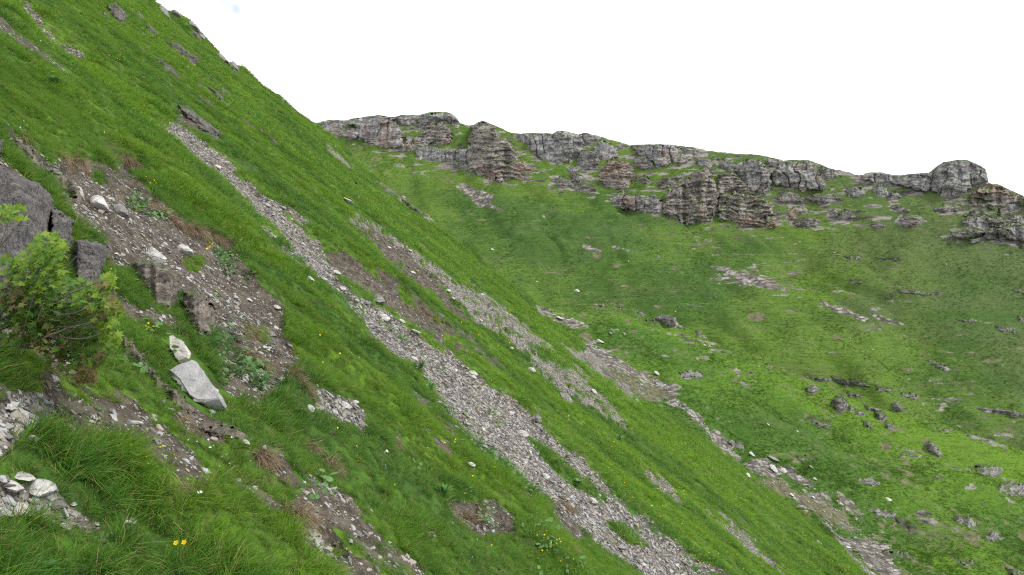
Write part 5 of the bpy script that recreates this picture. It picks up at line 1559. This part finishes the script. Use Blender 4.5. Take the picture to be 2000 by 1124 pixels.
def add_branch(a, b, d0, d1, r0, r1, sag=0.0, segs=9):
    pts = []
    for s in range(segs + 1):
        t = s / segs
        u = a[0] + (b[0] - a[0]) * t; v = a[1] + (b[1] - a[1]) * t - sag * math.sin(math.pi * t) + random.gauss(0, 1.5)
        pts.append(at(u, v, d0 + (d1 - d0) * t))
    V, F = tube(pts, r0, r1)
    o_ = len(SV); SV.extend(V); SF.extend([tuple(x + o_ for x in f) for f in F])
dn_ = D - .25
tips = [(110, 470), (60, 490), (150, 500), (205, 545), (225, 560), (190, 600), (230, 640), (200, 690), (150, 640), (30, 500), (10, 560), (95, 560), (170, 560), (120, 600), (180, 730), (210, 620), (80, 520), (20, 420), (45, 430)]
for t in tips:
    a = (random.uniform(-30, 60), random.uniform(640, 700))
    if t[1] < 440: a = (-30, 520)
    add_branch(a, t, dn_ + random.uniform(-.1, .2), dn_ + random.uniform(-.35, .15), random.uniform(.007, .011), .0022, random.uniform(-20, 22))
    for _ in range(3):
        f = random.uniform(.5, .9); m_ = (a[0] + (t[0] - a[0]) * f, a[1] + (t[1] - a[1]) * f)
        add_branch(m_, (m_[0] + random.uniform(5, 50), m_[1] + random.uniform(-45, 20)), dn_ - .1, dn_ - random.uniform(0, .3), .0035, .0015, 0, 4)
link('branches', mesh_np('branches', np.array(SV), np.array(SF)), M_bark, shrub)
leaves_obj('foliage', [(95, 485, 34, 30, 60, dn_ - .4, dn_ + .1), (70, 530, 55, 40, 90, dn_ - .4, dn_ + .1), (180, 585, 38, 20, 50, dn_ - .4, dn_ + .1), (212, 556, 16, 22, 16, dn_ - .3, dn_),
    (200, 610, 36, 34, 62, dn_ - .35, dn_ + .1), (215, 660, 22, 24, 26, dn_ - .3, dn_), (20, 418, 30, 16, 20, dn_ - .3, dn_), (20, 520, 30, 20, 20, dn_ - .3, dn_)], M_sy, shrub, .040)
leaves_obj('lower_foliage', [(60, 580, 70, 40, 110, dn_ - .2, dn_ + .25), (140, 590, 70, 45, 120, dn_ - .15, dn_ + .3), (110, 640, 90, 46, 120, dn_ - .15, dn_ + .2), (150, 690, 66, 34, 60, dn_ - .15, dn_ + .1), (40, 620, 60, 50, 70, dn_ - .2, dn_ + .1)], M_sy2, shrub, .040)
leaves_obj('reddish_foliage', [(30, 570, 40, 35, 20, dn_ - .35, dn_), (140, 700, 60, 32, 26, dn_ - .2, dn_ + .1), (170, 735, 26, 14, 22, dn_ - .2, dn_), (200, 590, 36, 40, 26, dn_ - .4, dn_), (100, 650, 70, 40, 40, dn_ - .2, dn_ + .1)], M_sy3, shrub, .036)

# ------------------------------------------------------------------ small firs on the far right
M_fir = mat_leaf('fir_needle_material', (0.018, 0.04, 0.014), (0.04, 0.075, 0.022), 0, 2)
M_trunk = plainmat('fir_trunk_material', (.12, .09, .07))
def fir(u, v, hpx, wpx, label, bushy=False, seed=0):
    h = hit(u, v, 'bowl')
    if not h: return
    rg = random.Random(seed); y = h[0].y - 4.5; k = y / FP; H = hpx * k; Wd = wpx * k / 2
    base = at(u, v, y)
    root = bpy.data.objects.new('fir_tree' if not bushy else 'dark_bush', None); COL.objects.link(root); root.location = base
    tag(root, label, 'tree' if not bushy else 'bush')
    tv, tf = [], []
    for s in range(5):
        t = s / 4
        for a in range(6): tv.append((.16 * (1 - t * .9) * math.cos(a * 1.047), .16 * (1 - t * .9) * math.sin(a * 1.047), H * t * (.96 if not bushy else .5) - .4))
    for s in range(4):
        for a in range(6): tf.append((s * 6 + a, s * 6 + (a + 1) % 6, s * 6 + 6 + (a + 1) % 6, s * 6 + 6 + a))
    link('trunk', mesh_np('trunk', np.array(tv), np.array(tf)), M_trunk, root)
    V = []; F = []
    for _ in range(1400):
        t = rg.random() ** .8
        rr = Wd * ((1 - t) * .95 + .08) if not bushy else Wd * math.sqrt(max(0, 1 - (2 * t - .9) ** 2 / 1.3))
        rr *= .75 + .35 * math.sin(t * 24)
        a = rg.uniform(0, 6.283); r = rr * math.sqrt(rg.random())
        c = np.array([r * math.cos(a), r * math.sin(a), H * (.06 + .94 * t) - r * .25])
        q = np.array([[rg.gauss(0, 1) for _ in range(3)] for _ in range(3)]) * .11
        b = len(V); V += list(q + c); F.append((b, b + 1, b + 2))
    link('crown', mesh_np('crown', np.array(V), np.array(F), smooth=False), M_fir, root)
fir(1951, 424, 17, 14, "small dark fir standing on the cliff tiers at the right edge", seed=1)
fir(1996, 408, 26, 30, "dark rounded bush on the shoulder at the right edge", True, seed=2)
fir(1973, 372, 3, 4, "tiny dark bush", True, seed=3) if False else None
